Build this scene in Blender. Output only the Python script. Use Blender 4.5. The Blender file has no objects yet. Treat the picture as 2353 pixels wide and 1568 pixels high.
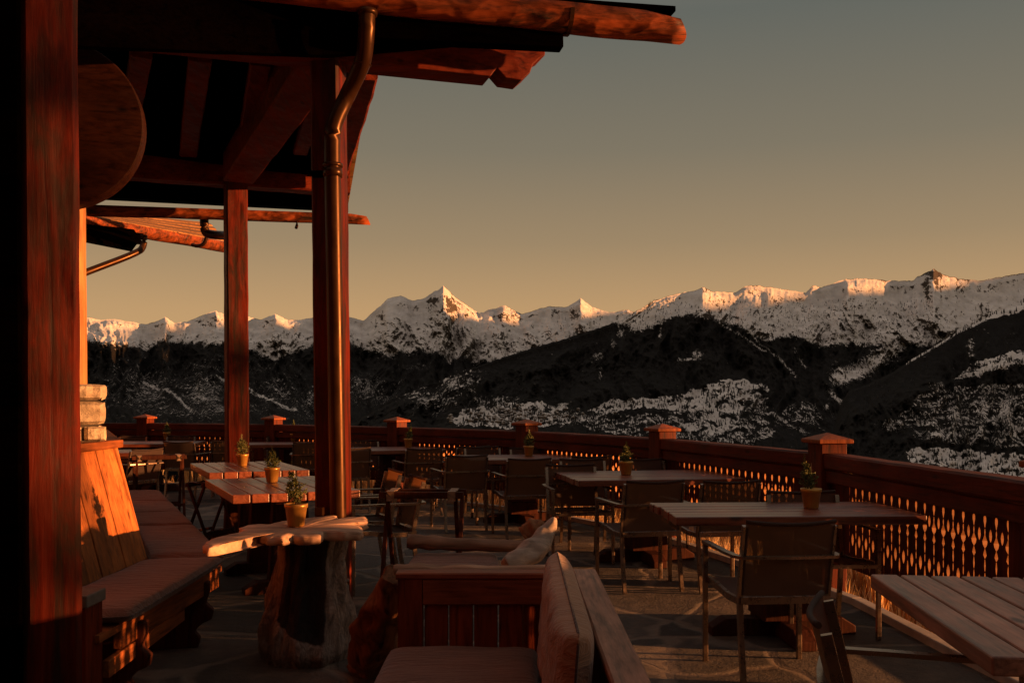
import bpy, bmesh, math, random
import numpy as np
from mathutils import Vector, Matrix, Quaternion
from mathutils import noise as mnoise
random.seed(7); np.random.seed(7)
C = bpy.context.scene.collection
SC = bpy.context.scene
PI = math.pi
# ------------------------------------------------------------------ camera model (survey of the photograph)
F, CX, HY, H = 2200.0, 1176.0, 918.0, 1.35     # focal and horizon in picture units of 2352 x 1568, eye height in metres
def P(x, y, Z):
    return Vector(((x-CX)/F*Z, Z, H-(y-HY)/F*Z))
def FL(x, y):
    Z = F*H/(y-HY); return Vector(((x-CX)/F*Z, Z, 0))
def PZ(x, y, z):                                # point at height z
    Z = F*(H-z)/(y-HY); return Vector(((x-CX)/F*Z, Z, z))
cam = bpy.data.cameras.new('camera'); camo = bpy.data.objects.new('camera', cam); C.objects.link(camo)
camo.location = (0, 0, H); camo.rotation_euler = (PI/2, 0, 0)
cam.sensor_width = 36; cam.lens = F/2352*36; cam.shift_y = (HY-784)/2352
cam.clip_start = .05; cam.clip_end = 60000
SC.camera = camo
SC.view_settings.view_transform = 'Standard'; SC.view_settings.look = 'None'; SC.view_settings.exposure = 0
# ------------------------------------------------------------------ light
SUN_AZ = Vector((.985, -.13, 0)).normalized(); EL = math.radians(5.0)
TOSUN = (SUN_AZ*math.cos(EL)+Vector((0, 0, math.sin(EL)))).normalized()
sl = bpy.data.lights.new('sun', 'SUN'); so = bpy.data.objects.new('sun', sl); C.objects.link(so)
sl.energy = 5.0; sl.angle = math.radians(.5); sl.color = (2.3, .92, .31)
so.rotation_euler = TOSUN.to_track_quat('Z', 'Y').to_euler(); so.location = (20, -8, 6)
W = bpy.data.worlds.new('World'); SC.world = W; W.use_nodes = True
nt = W.node_tree; nt.nodes.clear()
def nd(t, typ, **kw):
    n = t.nodes.new(typ)
    for k, v in kw.items(): setattr(n, k, v)
    return n
def ramp(t, stops, interp='LINEAR'):
    n = t.nodes.new('ShaderNodeValToRGB'); n.color_ramp.interpolation = interp
    cr = n.color_ramp
    while len(cr.elements) < len(stops): cr.elements.new(.5)
    for e, (p, c) in zip(cr.elements, stops):
        e.position = p; e.color = (c, c, c, 1) if isinstance(c, (int, float)) else (*c, 1)
    return n
def s2l(r, g, b):
    f = lambda c: (c/255/12.92 if c/255 <= .04045 else ((c/255+.055)/1.055)**2.4)
    return (f(r), f(g), f(b))
sky = nd(nt, 'ShaderNodeTexSky', sky_type='NISHITA', sun_disc=False)
sky.sun_elevation = EL; sky.sun_rotation = math.atan2(SUN_AZ.x, SUN_AZ.y); sky.altitude = 1500
tc = nd(nt, 'ShaderNodeTexCoord'); sep = nd(nt, 'ShaderNodeSeparateXYZ'); nt.links.new(tc.outputs['Generated'], sep.inputs[0])
rp = ramp(nt, [(0, s2l(60, 48, 36)), (.02, s2l(214, 168, 114)), (.09, s2l(198, 158, 110)), (.16, s2l(164, 139, 105)), (.25, s2l(132, 122, 102)), (.37, s2l(104, 106, 98)), (.5, (.26, .225, .20)), (.75, (.36, .29, .25)), (1, (.40, .32, .28))])
nt.links.new(sep.outputs['Z'], rp.inputs[0])
bg1 = nd(nt, 'ShaderNodeBackground'); bg1.inputs[1].default_value = .05; nt.links.new(sky.outputs[0], bg1.inputs[0])
bg2 = nd(nt, 'ShaderNodeBackground'); bg2.inputs[1].default_value = 1.0; nt.links.new(rp.outputs[0], bg2.inputs[0])
mx = nd(nt, 'ShaderNodeMixShader'); mx.inputs[0].default_value = .9
nt.links.new(bg1.outputs[0], mx.inputs[1]); nt.links.new(bg2.outputs[0], mx.inputs[2])
wo = nd(nt, 'ShaderNodeOutputWorld'); nt.links.new(mx.outputs[0], wo.inputs[0])
# ------------------------------------------------------------------ materials
def newmat(name):
    m = bpy.data.materials.new(name); m.use_nodes = True
    t = m.node_tree; b = t.nodes['Principled BSDF']; return m, t, b
def mth(t, op, a, b=None, clamp=False):
    n = nd(t, 'ShaderNodeMath', operation=op, use_clamp=clamp)
    for i, v in enumerate((a, b)):
        if v is None: continue
        if isinstance(v, (int, float)): n.inputs[i].default_value = v
        else: t.links.new(v, n.inputs[i])
    return n.outputs[0]
def mixc(t, f, a, b, mode='MIX'):
    n = nd(t, 'ShaderNodeMix', data_type='RGBA', blend_type=mode)
    for i, v in ((0, f), (6, a), (7, b)):
        if isinstance(v, (int, float)): n.inputs[i].default_value = v
        elif isinstance(v, tuple): n.inputs[i].default_value = (*v, 1)
        else: t.links.new(v, n.inputs[i])
    return n.outputs[2]
def coords(t, scale=(1, 1, 1), which='Object'):
    c = nd(t, 'ShaderNodeTexCoord'); mp = nd(t, 'ShaderNodeMapping'); mp.inputs['Scale'].default_value = scale
    t.links.new(c.outputs[which], mp.inputs[0]); return mp.outputs[0]
def noise(t, vec, scale, detail=5, rough=.6, dist=0):
    n = nd(t, 'ShaderNodeTexNoise'); n.inputs['Scale'].default_value = scale; n.inputs['Detail'].default_value = detail
    n.inputs['Roughness'].default_value = rough; n.inputs['Distortion'].default_value = dist
    t.links.new(vec, n.inputs['Vector']); return n.outputs['Fac']
def bump(t, b, h, strength=.3, dist=.01, prev=None):
    n = nd(t, 'ShaderNodeBump'); n.inputs['Strength'].default_value = strength; n.inputs['Distance'].default_value = dist
    t.links.new(h, n.inputs['Height'])
    if prev is not None: t.links.new(prev, n.inputs['Normal'])
    t.links.new(n.outputs[0], b.inputs['Normal']); return n.outputs[0]
def wood(name, col, axis='x', rough=.6, var=.5, hewn=0, grain=1.0, coat=0, dark=.35, stain=0):
    """brown timber with grain along one axis, knots, per-plank shade, optional adze marks"""
    m, t, b = newmat(name)
    k = {'x': (1.2, 14, 14), 'y': (14, 1.2, 14), 'z': (14, 14, 1.2)}[axis]
    g = coords(t, tuple(v*grain for v in k))
    isl = nd(t, 'ShaderNodeNewGeometry').outputs['Random Per Island']
    off = nd(t, 'ShaderNodeVectorMath', operation='ADD'); t.links.new(g, off.inputs[0])
    cb = nd(t, 'ShaderNodeCombineXYZ'); mm = mth(t, 'MULTIPLY', isl, 37.0)
    for i in range(3): t.links.new(mm, cb.inputs[i])
    t.links.new(cb.outputs[0], off.inputs[1]); v = off.outputs[0]
    n1 = noise(t, v, 1.3, 7, .65, 1.2); n2 = noise(t, v, 5, 4, .6)
    o = coords(t); n3 = noise(t, o, 2.2, 4, .6)
    f = mth(t, 'ADD', mth(t, 'MULTIPLY', n1, .65), mth(t, 'MULTIPLY', n2, .35))
    r = ramp(t, [(.34, tuple(c*dark*.8 for c in col)), (.48, col), (.66, tuple(min(1, c*1.6) for c in col))]); t.links.new(f, r.inputs[0])
    r3 = ramp(t, [(.3, .55), (.7, 1.15)]); t.links.new(n3, r3.inputs[0])
    c = mixc(t, 1.0, r.outputs[0], r3.outputs[0], 'MULTIPLY')
    sh = mth(t, 'ADD', mth(t, 'MULTIPLY', isl, var), 1-var*.6)
    c = mixc(t, 1.0, c, sh, 'MULTIPLY')
    kv = coords(t, {'x': (2.2, 6, 6), 'y': (6, 2.2, 6), 'z': (6, 6, 2.2)}[axis])
    vo = nd(t, 'ShaderNodeTexVoronoi'); vo.inputs['Scale'].default_value = 1.0; t.links.new(kv, vo.inputs['Vector'])
    kr = ramp(t, [(.05, .25), (.12, 1)]); t.links.new(vo.outputs['Distance'], kr.inputs[0])
    c = mixc(t, 1.0, c, kr.outputs[0], 'MULTIPLY')
    if stain:
        sn = noise(t, coords(t, {'x': (1.6, 9, 9), 'y': (9, 1.6, 9), 'z': (9, 9, 1.6)}[axis]), 1.0, 8, .72, .8); sr = ramp(t, [(.44, 0.0), (.64, 1.0)]); t.links.new(sn, sr.inputs[0])
        c = mixc(t, mth(t, 'MULTIPLY', sr.outputs[0], stain), c, (.02, .012, .008))
    t.links.new(c, b.inputs['Base Color'])
    rr = ramp(t, [(.3, max(.05, rough-.12)), (.7, min(1, rough+.15))]); t.links.new(n1, rr.inputs[0]); t.links.new(rr.outputs[0], b.inputs['Roughness'])
    pv = bump(t, b, f, .8, .005)
    if hewn:
        hv = coords(t, {'x': (6, 11, 11), 'y': (11, 6, 11), 'z': (11, 11, 6)}[axis])
        wn = nd(t, 'ShaderNodeTexNoise'); wn.inputs['Scale'].default_value = .8; t.links.new(hv, wn.inputs['Vector'])
        hv2 = mixc(t, .9, hv, wn.outputs['Color'], 'ADD')
        v2 = nd(t, 'ShaderNodeTexVoronoi', feature='SMOOTH_F1'); v2.inputs['Scale'].default_value = 1.0; v2.inputs['Smoothness'].default_value = .25
        t.links.new(hv2, v2.inputs['Vector']); bump(t, b, v2.outputs['Distance'], hewn, .03, pv)
    if coat: b.inputs['Coat Weight'].default_value = coat; b.inputs['Coat Roughness'].default_value = .27
    b.inputs['Specular IOR Level'].default_value = .4 if coat else .12
    return m
def plain(name, col, rough=.6, metal=0, var=.25, scale=12, bmp=.15, bd=.004):
    m, t, b = newmat(name); o = coords(t); n = noise(t, o, scale, 6, .65)
    r = ramp(t, [(.3, tuple(c*(1-var) for c in col)), (.7, tuple(min(1, c*(1+var)) for c in col))]); t.links.new(n, r.inputs[0])
    t.links.new(r.outputs[0], b.inputs['Base Color']); b.inputs['Metallic'].default_value = metal
    rr = ramp(t, [(.3, max(.05, rough-.1)), (.7, min(1, rough+.1))]); t.links.new(n, rr.inputs[0]); t.links.new(rr.outputs[0], b.inputs['Roughness'])
    if bmp: bump(t, b, n, bmp, bd)
    return m
M = {}
RED = (.20, .048, .013)
for ax in 'xyz':
    M['beam_'+ax] = wood('red_brown_timber_'+ax, (.115, .0145, .0030), ax, .55, .2, 0)
    M['hewn_'+ax] = wood('hewn_red_timber_'+ax, (.115, .0145, .0030), ax, .55, .2, .38)
M['pillar'] = wood('pillar_timber', (.088, .0085, .0016), 'z', .5, .2, .12, .8, stain=.95)
M['rail'] = wood('railing_timber', (.095, .0165, .0055), 'x', .6, .35)
M['railboard'] = wood('railing_board_timber', (.09, .0145, .0045), 'z', .65, .5)
M['sawn'] = plain('sawn_edge_painted_glint', (.46, .20, .065), .7, 0, .3, 20, .1); M['post'] = wood('railing_post_timber', (.13, .023, .007), 'z', .6, .2); M['cap'] = wood('railing_cap_timber', (.28, .070, .018), 'z', .5, .2)  # lighter edge colour paints the gold sun glints in the fretwork
M['table'] = wood('varnished_table_timber', (.20, .050, .021), 'x', .38, .55, 0, 1.0, .4)
M['tabley'] = wood('varnished_table_timber_across', (.20, .055, .024), 'y', .36, .45, 0, 1.0, .55)
M['greytable'] = wood('weathered_table_timber', (.34, .155, .10), 'y', .5, .35, 0, 1.0, .15)
M['leg'] = wood('table_leg_timber', (.065, .017, .007), 'z', .65, .5)
M['bench'] = wood('bench_plank_timber', (.36, .115, .030), 'z', .6, .85)
M['benchx'] = wood('bench_rail_timber', (.24, .070, .020), 'y', .6, .5)
M['sofa'] = wood('sofa_plank_timber', (.20, .038, .012), 'z', .5, .7)
M['sofax'] = wood('sofa_rail_timber', (.23, .058, .024), 'x', .5, .3)
M['sofagrey'] = wood('sofa_greyed_top_timber', (.40, .20, .13), 'y', .55, .3, stain=.45)
M['drift'] = wood('driftwood', (.30, .17, .11), 'x', .8, .2, 0, .8, 0, .25)
M['driftz'] = wood('driftwood_upright', (.20, .085, .04), 'z', .8, .2, 0, .8, 0, .25)
M['driftgrey'] = wood('grey_driftwood', (.44, .34, .27), 'x', .8, .2, 0, .8, 0, .4)
M['slab'] = wood('pale_root_slab_timber', (.52, .31, .20), 'x', .65, .15, 0, .5, 0, .45)
M['soffit'] = wood('shade_black_soffit_timber', (.0010, .0005, .0004), 'x', .95, .4); M['soffit'].node_tree.nodes['Principled BSDF'].inputs['Specular IOR Level'].default_value = 0  # near-black base keeps the eave's shade in the colour
M['shingle'] = wood('shingle_timber', (.30, .14, .05), 'x', .8, .7)
M['copper'] = plain('brown_copper_pipe', (.020, .008, .0035), .36, .0, .35, 6, .06); M['copper'].node_tree.nodes['Principled BSDF'].inputs['Specular IOR Level'].default_value = .3; M['copper'].node_tree.nodes['Principled BSDF'].inputs['Specular Tint'].default_value = (1, .5, .22, 1)
M['steel'] = plain('brushed_steel', (.27, .19, .14), .30, .9, .10, 25, .015)
M['strap'] = plain('leather_strap', (.22, .14, .09), .6)
M['pot'] = plain('golden_glazed_pot', (.46, .23, .045), .35, .45, .2, 9, .08)
M['soil'] = plain('potting_soil', (.05, .03, .02), .95, 0, .5, 60, .6)
M['kerb'] = plain('pale_kerb_stone', (.45, .36, .28), .7, 0, .25, 9, .3)
M['hide'] = plain('terracotta_cushion', (.33, .10, .045), .85, 0, .2, 20, .3)
def fabric(name, col):
    m, t, b = newmat(name); o = coords(t)
    n = noise(t, o, 3, 4, .6); r = ramp(t, [(.3, tuple(c*.75 for c in col)), (.7, tuple(c*1.15 for c in col))]); t.links.new(n, r.inputs[0])
    t.links.new(r.outputs[0], b.inputs['Base Color']); b.inputs['Roughness'].default_value = .95
    b.inputs['Sheen Weight'].default_value = .25
    wv = noise(t, coords(t, (1, 3.5, 3.5)), 4.0, 5, .62, 1.6); fine = noise(t, o, 350, 2)
    p = bump(t, b, wv, .7, .03); bump(t, b, fine, .25, .002, p); return m
M['cushion'] = fabric('brown_cushion_cloth', (.14, .050, .025))
M['piping'] = fabric('dark_piping_cloth', (.07, .028, .015)); M['cushion2'] = fabric('beige_cushion_cloth', (.36, .18, .095))
def sling():
    m, t, b = newmat('dark_mesh_sling'); 
    o = coords(t); n = noise(t, o, 8, 4); r = ramp(t, [(.3, (.030, .015, .010)), (.7, (.046, .024, .016))]); t.links.new(n, r.inputs[0])
    t.links.new(r.outputs[0], b.inputs['Base Color']); b.inputs['Roughness'].default_value = .8
    tr = nd(t, 'ShaderNodeBsdfTranslucent'); tr.inputs[0].default_value = (.20, .075, .024, 1)
    tp = nd(t, 'ShaderNodeBsdfTransparent'); 
    a = nd(t, 'ShaderNodeMixShader'); a.inputs[0].default_value = .3; t.links.new(b.outputs[0], a.inputs[1]); t.links.new(tr.outputs[0], a.inputs[2])
    c = nd(t, 'ShaderNodeMixShader'); c.inputs[0].default_value = .07; t.links.new(a.outputs[0], c.inputs[1]); t.links.new(tp.outputs[0], c.inputs[2])
    t.links.new(c.outputs[0], t.nodes['Material Output'].inputs[0]); return m
M['sling'] = sling()
def leafm():
    m, t, b = newmat('dwarf_spruce_needles'); isl = nd(t, 'ShaderNodeNewGeometry').outputs['Random Per Island']
    r = ramp(t, [(0, (.03, .05, .012)), (.5, (.09, .11, .022)), (1, (.22, .20, .05))]); t.links.new(isl, r.inputs[0])
    t.links.new(r.outputs[0], b.inputs['Base Color']); b.inputs['Roughness'].default_value = .7; return m
M['leaf'] = leafm()
def stone():
    m, t, b = newmat('fieldstone'); isl = nd(t, 'ShaderNodeNewGeometry').outputs['Random Per Island']
    o = coords(t); n = noise(t, o, 14, 7, .7)
    r = ramp(t, [(.3, (.36, .27, .18)), (.7, (.82, .66, .46))]); t.links.new(n, r.inputs[0])
    c = mixc(t, 1.0, r.outputs[0], mth(t, 'ADD', mth(t, 'MULTIPLY', isl, .6), .6), 'MULTIPLY')
    t.links.new(c, b.inputs['Base Color']); b.inputs['Roughness'].default_value = .9; bump(t, b, n, .8, .02); return m
M['stone'] = stone()
M['mortar'] = plain('dark_mortar', (.05, .04, .03), .95)
def paving():
    m, t, b = newmat('crazy_paving_flagstones')
    o = coords(t); wn = nd(t, 'ShaderNodeTexNoise'); wn.inputs['Scale'].default_value = 1.6; wn.inputs['Detail'].default_value = 3; t.links.new(o, wn.inputs['Vector'])
    w = mixc(t, .35, o, wn.outputs['Color'], 'ADD')
    v = nd(t, 'ShaderNodeTexVoronoi', feature='DISTANCE_TO_EDGE'); v.inputs['Scale'].default_value = 1.25; t.links.new(w, v.inputs['Vector'])
    vc = nd(t, 'ShaderNodeTexVoronoi'); vc.inputs['Scale'].default_value = 1.25; t.links.new(w, vc.inputs['Vector'])
    n = noise(t, o, 9, 8, .72); nb = noise(t, o, 40, 5, .7); st = noise(t, coords(t, (1, 1, 1)), 1.1, 4)
    r = ramp(t, [(.3, (.035, .025, .018)), (.5, (.085, .062, .046)), (.72, (.17, .125, .09))]); t.links.new(n, r.inputs[0])
    sc = nd(t, 'ShaderNodeSeparateColor'); t.links.new(vc.outputs['Color'], sc.inputs[0])
    c = mixc(t, 1.0, r.outputs[0], mth(t, 'ADD', mth(t, 'MULTIPLY', sc.outputs[0], 1.3), .3), 'MULTIPLY')
    sr = ramp(t, [(.35, .55), (.65, 1.2)]); t.links.new(st, sr.inputs[0]); c = mixc(t, 1.0, c, sr.outputs[0], 'MULTIPLY')
    jr = ramp(t, [(.016, 1.0), (.045, 0.0)]); t.links.new(v.outputs['Distance'], jr.inputs[0])
    c = mixc(t, jr.outputs[0], c, (.21, .155, .11)); t.links.new(c, b.inputs['Base Color'])
    rr = ramp(t, [(.3, .5), (.7, .85)]); t.links.new(n, rr.inputs[0]); t.links.new(rr.outputs[0], b.inputs['Roughness'])
    hh = mth(t, 'ADD', mth(t, 'MULTIPLY', n, .5), mth(t, 'MULTIPLY', nb, .35))
    er = ramp(t, [(.0, 0.0), (.05, .5)]); t.links.new(v.outputs['Distance'], er.inputs[0])
    p_ = bump(t, b, mth(t, 'ADD', hh, er.outputs[0]), 1.0, .06); bump(t, b, noise(t, o, 55, 3, .7), .5, .03, p_); return m
M['paving'] = paving()
def hillmat():
    m, t, b = newmat('snow_and_dry_grass_slope'); o = coords(t)
    n = noise(t, o, .55, 8, .7); n2 = noise(t, coords(t, (6, 6, 1)), 2.0, 6, .7)
    r = ramp(t, [(.46, (.34, .18, .065)), (.52, (.82, .80, .78))]); ga = nd(t, 'ShaderNodeAttribute', attribute_name='grassy').outputs['Fac']; t.links.new(mth(t, 'SUBTRACT', n, mth(t, 'MULTIPLY', ga, .16)), r.inputs[0])
    r2 = ramp(t, [(.35, .55), (.65, 1.1)]); t.links.new(n2, r2.inputs[0])
    t.links.new(mixc(t, 1.0, r.outputs[0], r2.outputs[0], 'MULTIPLY'), b.inputs['Base Color']); b.inputs['Roughness'].default_value = .9
    bump(t, b, n2, .5, .05); return m
M['hill'] = hillmat()
def grassm():
    m, t, b = newmat('dry_grass'); isl = nd(t, 'ShaderNodeNewGeometry').outputs['Random Per Island']
    r = ramp(t, [(0, (.30, .15, .05)), (.6, (.72, .44, .17)), (1, (.90, .68, .38))]); t.links.new(isl, r.inputs[0])
    t.links.new(r.outputs[0], b.inputs['Base Color']); b.inputs['Roughness'].default_value = .9
    tr = nd(t, 'ShaderNodeBsdfTranslucent'); t.links.new(r.outputs[0], tr.inputs[0]); a = nd(t, 'ShaderNodeMixShader'); a.inputs[0].default_value = .55
    t.links.new(b.outputs[0], a.inputs[1]); t.links.new(tr.outputs[0], a.inputs[2]); t.links.new(a.outputs[0], t.nodes['Material Output'].inputs[0]); return m
M['grass'] = grassm()
def mountmat(name, S, rock=.5, treeS=1.0):
    """snow, rock and conifer forest; vertex attribute 'snowy' says where forest gives way to snow"""
    m, t, b = newmat(name)
    at = nd(t, 'ShaderNodeAttribute', attribute_name='snowy').outputs['Fac']
    rk = nd(t, 'ShaderNodeAttribute', attribute_name='rocky').outputs['Fac']
    o = coords(t, (1/S, .22/S, .32/S)); o2 = coords(t, (1/S, 1/S, 1.6/S))
    a1 = noise(t, o, 55*treeS, 4, .75); a2 = noise(t, o2, 9, 6, .7)
    f = mth(t, 'ADD', mth(t, 'MULTIPLY', mth(t, 'SUBTRACT', a1, .5), 2.1), mth(t, 'MULTIPLY', mth(t, 'SUBTRACT', a2, .5), 1.2))
    sn = mth(t, 'ADD', at, f); sr = ramp(t, [(.44, 0.0), (.60, 1.0)]); t.links.new(sn, sr.inputs[0])
    geo = nd(t, 'ShaderNodeNewGeometry'); sp = nd(t, 'ShaderNodeSeparateXYZ'); t.links.new(geo.outputs['True Normal'], sp.inputs[0])
    r0 = noise(t, coords(t, (1/S, 1/S, 1.2/S)), 26, 9, .75); rs_ = noise(t, coords(t, (1.6/S, .25/S, .5/S)), 22, 8, .72, .6); r1 = mth(t, 'ADD', mth(t, 'MULTIPLY', r0, .5), mth(t, 'MULTIPLY', rs_, .5)); r2 = noise(t, coords(t, (1/S, 1/S, 1/S)), 5, 5, .6)
    rf = mth(t, 'ADD', mth(t, 'ADD', mth(t, 'MULTIPLY', mth(t, 'SUBTRACT', r1, .5), 2.7), mth(t, 'MULTIPLY', mth(t, 'SUBTRACT', r2, .5), 2.2)), mth(t, 'ADD', mth(t, 'MULTIPLY', mth(t, 'SUBTRACT', .80, sp.outputs['Z']), 1.1), mth(t, 'SUBTRACT', rk, 1-rock)))
    rr = ramp(t, [(.42, 0.0), (.56, 1.0)]); t.links.new(rf, rr.inputs[0])
    snowc = ramp(t, [(.3, (.46, .43, .40)), (.7, (.78, .74, .69))]); t.links.new(r2, snowc.inputs[0])
    c = mixc(t, rr.outputs[0], snowc.outputs[0], (.062, .050, .040))
    fc = ramp(t, [(.35, (.004, .0036, .003)), (.6, (.011, .0095, .008)), (.8, (.030, .026, .022))]); t.links.new(noise(t, o, 80*treeS, 4, .8), fc.inputs[0])
    c = mixc(t, sr.outputs[0], fc.outputs[0], c)
    t.links.new(c, b.inputs['Base Color']); b.inputs['Roughness'].default_value = .95; b.inputs['Specular IOR Level'].default_value = .1
    bump(t, b, r1, .5, S*.01); return m
M['conifer'] = plain('dark_conifer', (.012, .011, .009), .95, 0, .4, .05, 0)
# ------------------------------------------------------------------ mesh builders
def rootloc(p):
    while p.parent: p = p.parent
    return p.location.copy()
class MB:
    def __init__(s): s.v = []; s.f = []; s.sm = []; s.mi = set()
    def add(s, vs, fs, smooth=False):
        n = len(s.v); s.v += [Vector(v) for v in vs]; s.f += [tuple(i+n for i in f) for f in fs]; s.sm += [smooth]*len(fs); return s
    def box(s, c, size, rot=None):
        hx, hy, hz = (d/2 for d in size); vs = [Vector((x, y, z)) for x in (-hx, hx) for y in (-hy, hy) for z in (-hz, hz)]
        if rot is not None: vs = [rot @ v for v in vs]
        c = Vector(c)
        return s.add([v+c for v in vs], [(0, 1, 3, 2), (4, 6, 7, 5), (0, 4, 5, 1), (2, 3, 7, 6), (0, 2, 6, 4), (1, 5, 7, 3)])
    def bar(s, a, b, w, h, up=(0, 0, 1)):
        """rectangular bar from a to b, w across, h along up"""
        a, b, up = Vector(a), Vector(b), Vector(up); d = (b-a).normalized(); x = d.cross(up)
        if x.length < 1e-4: x = d.cross(Vector((0, 1, 0)))
        x.normalize(); u = x.cross(d).normalized(); vs = []
        for p in (a, b):
            for i, j in ((-1, -1), (1, -1), (1, 1), (-1, 1)): vs.append(p+x*i*w/2+u*j*h/2)
        return s.add(vs, [(3, 2, 1, 0), (4, 5, 6, 7), (0, 1, 5, 4), (1, 2, 6, 5), (2, 3, 7, 6), (3, 0, 4, 7)])
    def sweep(s, pts, prof, smooth=True, up=(0, 0, 1), caps=True):
        """prof(i, t) -> list of (x, y) in the frame across the path"""
        pts = [Vector(p) for p in pts]; n = len(pts); rings = []; up = Vector(up)
        for i, p in enumerate(pts):
            d = (pts[min(i+1, n-1)]-pts[max(i-1, 0)]).normalized(); x = d.cross(up)
            if x.length < .05: x = d.cross(Vector((0, 1, 0)))
            x.normalize(); u = x.cross(d).normalized()
            rings.append([p+x*a+u*b for a, b in prof(i, i/(n-1))])
        k = len(rings[0]); vs = [v for r in rings for v in r]; fs = []
        for i in range(n-1):
            for j in range(k): fs.append((i*k+j, i*k+(j+1) % k, (i+1)*k+(j+1) % k, (i+1)*k+j))
        s.add(vs, fs, smooth)
        if caps:
            m = len(s.v)-len(vs)
            s.f += [tuple(m+j for j in reversed(range(k))), tuple(m+(n-1)*k+j for j in range(k))]; s.sm += [False, False]
        return s
    def tube(s, pts, r, k=10, **kw):
        rr = r if callable(r) else (lambda t: r)
        return s.sweep(pts, lambda i, t: [(rr(t)*math.cos(2*PI*j/k), rr(t)*math.sin(2*PI*j/k)) for j in range(k)], **kw)
    def lathe(s, prof, c, k=20, smooth=True):
        c = Vector(c); vs = []; fs = []
        for r, z in prof:
            for j in range(k): vs.append(c+Vector((r*math.cos(2*PI*j/k), r*math.sin(2*PI*j/k), z)))
        for i in range(len(prof)-1):
            for j in range(k): fs.append((i*k+j, i*k+(j+1) % k, (i+1)*k+(j+1) % k, (i+1)*k+j))
        return s.add(vs, fs, smooth)
    def prism(s, poly, ax, ay, az, o, depth):
        """2-D outline (ax, ay axes at o) pushed along az"""
        ax, ay, az, o = Vector(ax), Vector(ay), Vector(az), Vector(o); n = len(poly)
        a = [o+ax*x+ay*y for x, y in poly]; b = [v+az*depth for v in a]
        return s.add(a+b, [tuple(reversed(range(n))), tuple(range(n, 2*n))]+[(i, (i+1) % n, n+(i+1) % n, n+i) for i in range(n)])
    def build(s, name, mat, parent=None, world=True, bevel=0, seg=2):
        me = bpy.data.meshes.new(name); off = rootloc(parent) if (parent and world) else Vector()
        me.from_pydata([v-off for v in s.v], [], s.f); me.materials.append(mat)
        me.polygons.foreach_set('use_smooth', s.sm); me.update()
        if s.mi: me.polygons.foreach_set('material_index', [1 if i in s.mi else 0 for i in range(len(s.f))])
        bm = bmesh.new(); bm.from_mesh(me); bmesh.ops.recalc_face_normals(bm, faces=bm.faces); bm.to_mesh(me); bm.free()
        o = bpy.data.objects.new(name, me); C.objects.link(o)
        if parent: o.parent = parent
        if bevel:
            b = o.modifiers.new('bevel', 'BEVEL'); b.width = bevel; b.segments = seg; b.limit_method = 'ANGLE'; b.angle_limit = math.radians(40)
        return o
def tag(o, label, cat, group=None):
    o['label'] = label; o['category'] = cat
    if group: o['group'] = group
    return o
def thing(name, label, cat, loc=(0, 0, 0), rz=0, group=None):
    o = bpy.data.objects.new(name, None); C.objects.link(o); o.location = loc; o.rotation_euler = (0, 0, rz); o.empty_display_size = .1
    return tag(o, label, cat, group)
def struct(o): o['kind'] = 'structure'; return o
def dup(root, loc, rz, label, group=None):
    r = root.copy(); C.objects.link(r); r.location = loc; r.rotation_euler = (0, 0, rz); r['label'] = label
    if group: r['group'] = group
    for ch in list(root.children):
        c = ch.copy(); C.objects.link(c); c.parent = r
        for g in list(ch.children):
            d = g.copy(); C.objects.link(d); d.parent = c
    return r
def nz(p, s=1.0, o=0.0): return mnoise.noise(Vector(p)*s+Vector((o, o*1.7, -o)))
def timber(mb, a, b, w, h, n=14, wob=.006, chamf=.02, seed=0, up=(0, 0, 1), taper=None, wane=0):
    """hand-hewn beam: chamfered section swept a->b, faces slightly uneven"""
    a, b = Vector(a), Vector(b); pts = [a.lerp(b, i/n) for i in range(n+1)]
    def prof(i, t):
        k = taper(t) if taper else 1; ww, hh = w*k/2, h*k/2; c = chamf
        base = [(-ww+c, -hh), (0, -hh), (ww-c, -hh), (ww, -hh+c), (ww, 0), (ww, hh-c), (ww-c, hh), (0, hh), (-ww+c, hh), (-ww, hh-c), (-ww, 0), (-ww, -hh+c)]
        L = (b-a).length*t
        return [(x+wob*nz((L*4, x*9, y*9), 1, seed), y+wob*nz((L*4+50, x*9, y*9), 1, seed)+wane*nz((L*1.3, 0, 0), 1, seed+5)) for x, y in base]
    mb.sweep(pts, prof, smooth=False, up=up); return mb
def cushion_mesh(c4, nrm, th, n=26, bulge=.9, wr=.006, seed=0):
    """soft cushion spanning four corners"""
    p00, p10, p11, p01 = [Vector(c) for c in c4]; nrm = Vector(nrm).normalized(); mb = MB()
    top = []; bot = []
    for j in range(n+1):
        for i in range(n+1):
            u, v = i/n, j/n; su, sv = (2*u-1), (2*v-1)
            u2 = .5+.5*math.copysign(abs(su)**.75, su); v2 = .5+.5*math.copysign(abs(sv)**.75, sv)
            p = (p00*(1-u2)+p10*u2)*(1-v2)+(p01*(1-u2)+p11*u2)*v2
            e = max(0, (1-abs(2*u2-1)**9))*max(0, (1-abs(2*v2-1)**9)); k = e**.42
            w = wr*nz(p, 6, seed)*k+wr*.6*nz((p.x*3, p.y*12, p.z*12), 1.5, seed)*k
            top.append(p+nrm*(th/2*k*bulge+w)); bot.append(p-nrm*(th/2*k))
    q = n+1; N = q*q; fs = []
    for j in range(n):
        for i in range(n):
            a = j*q+i; fs.append((a, a+1, a+q+1, a+q)); fs.append((N+a, N+a+q, N+a+q+1, N+a+1))
    mb.add(top+bot, fs, True)
    return mb
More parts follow.
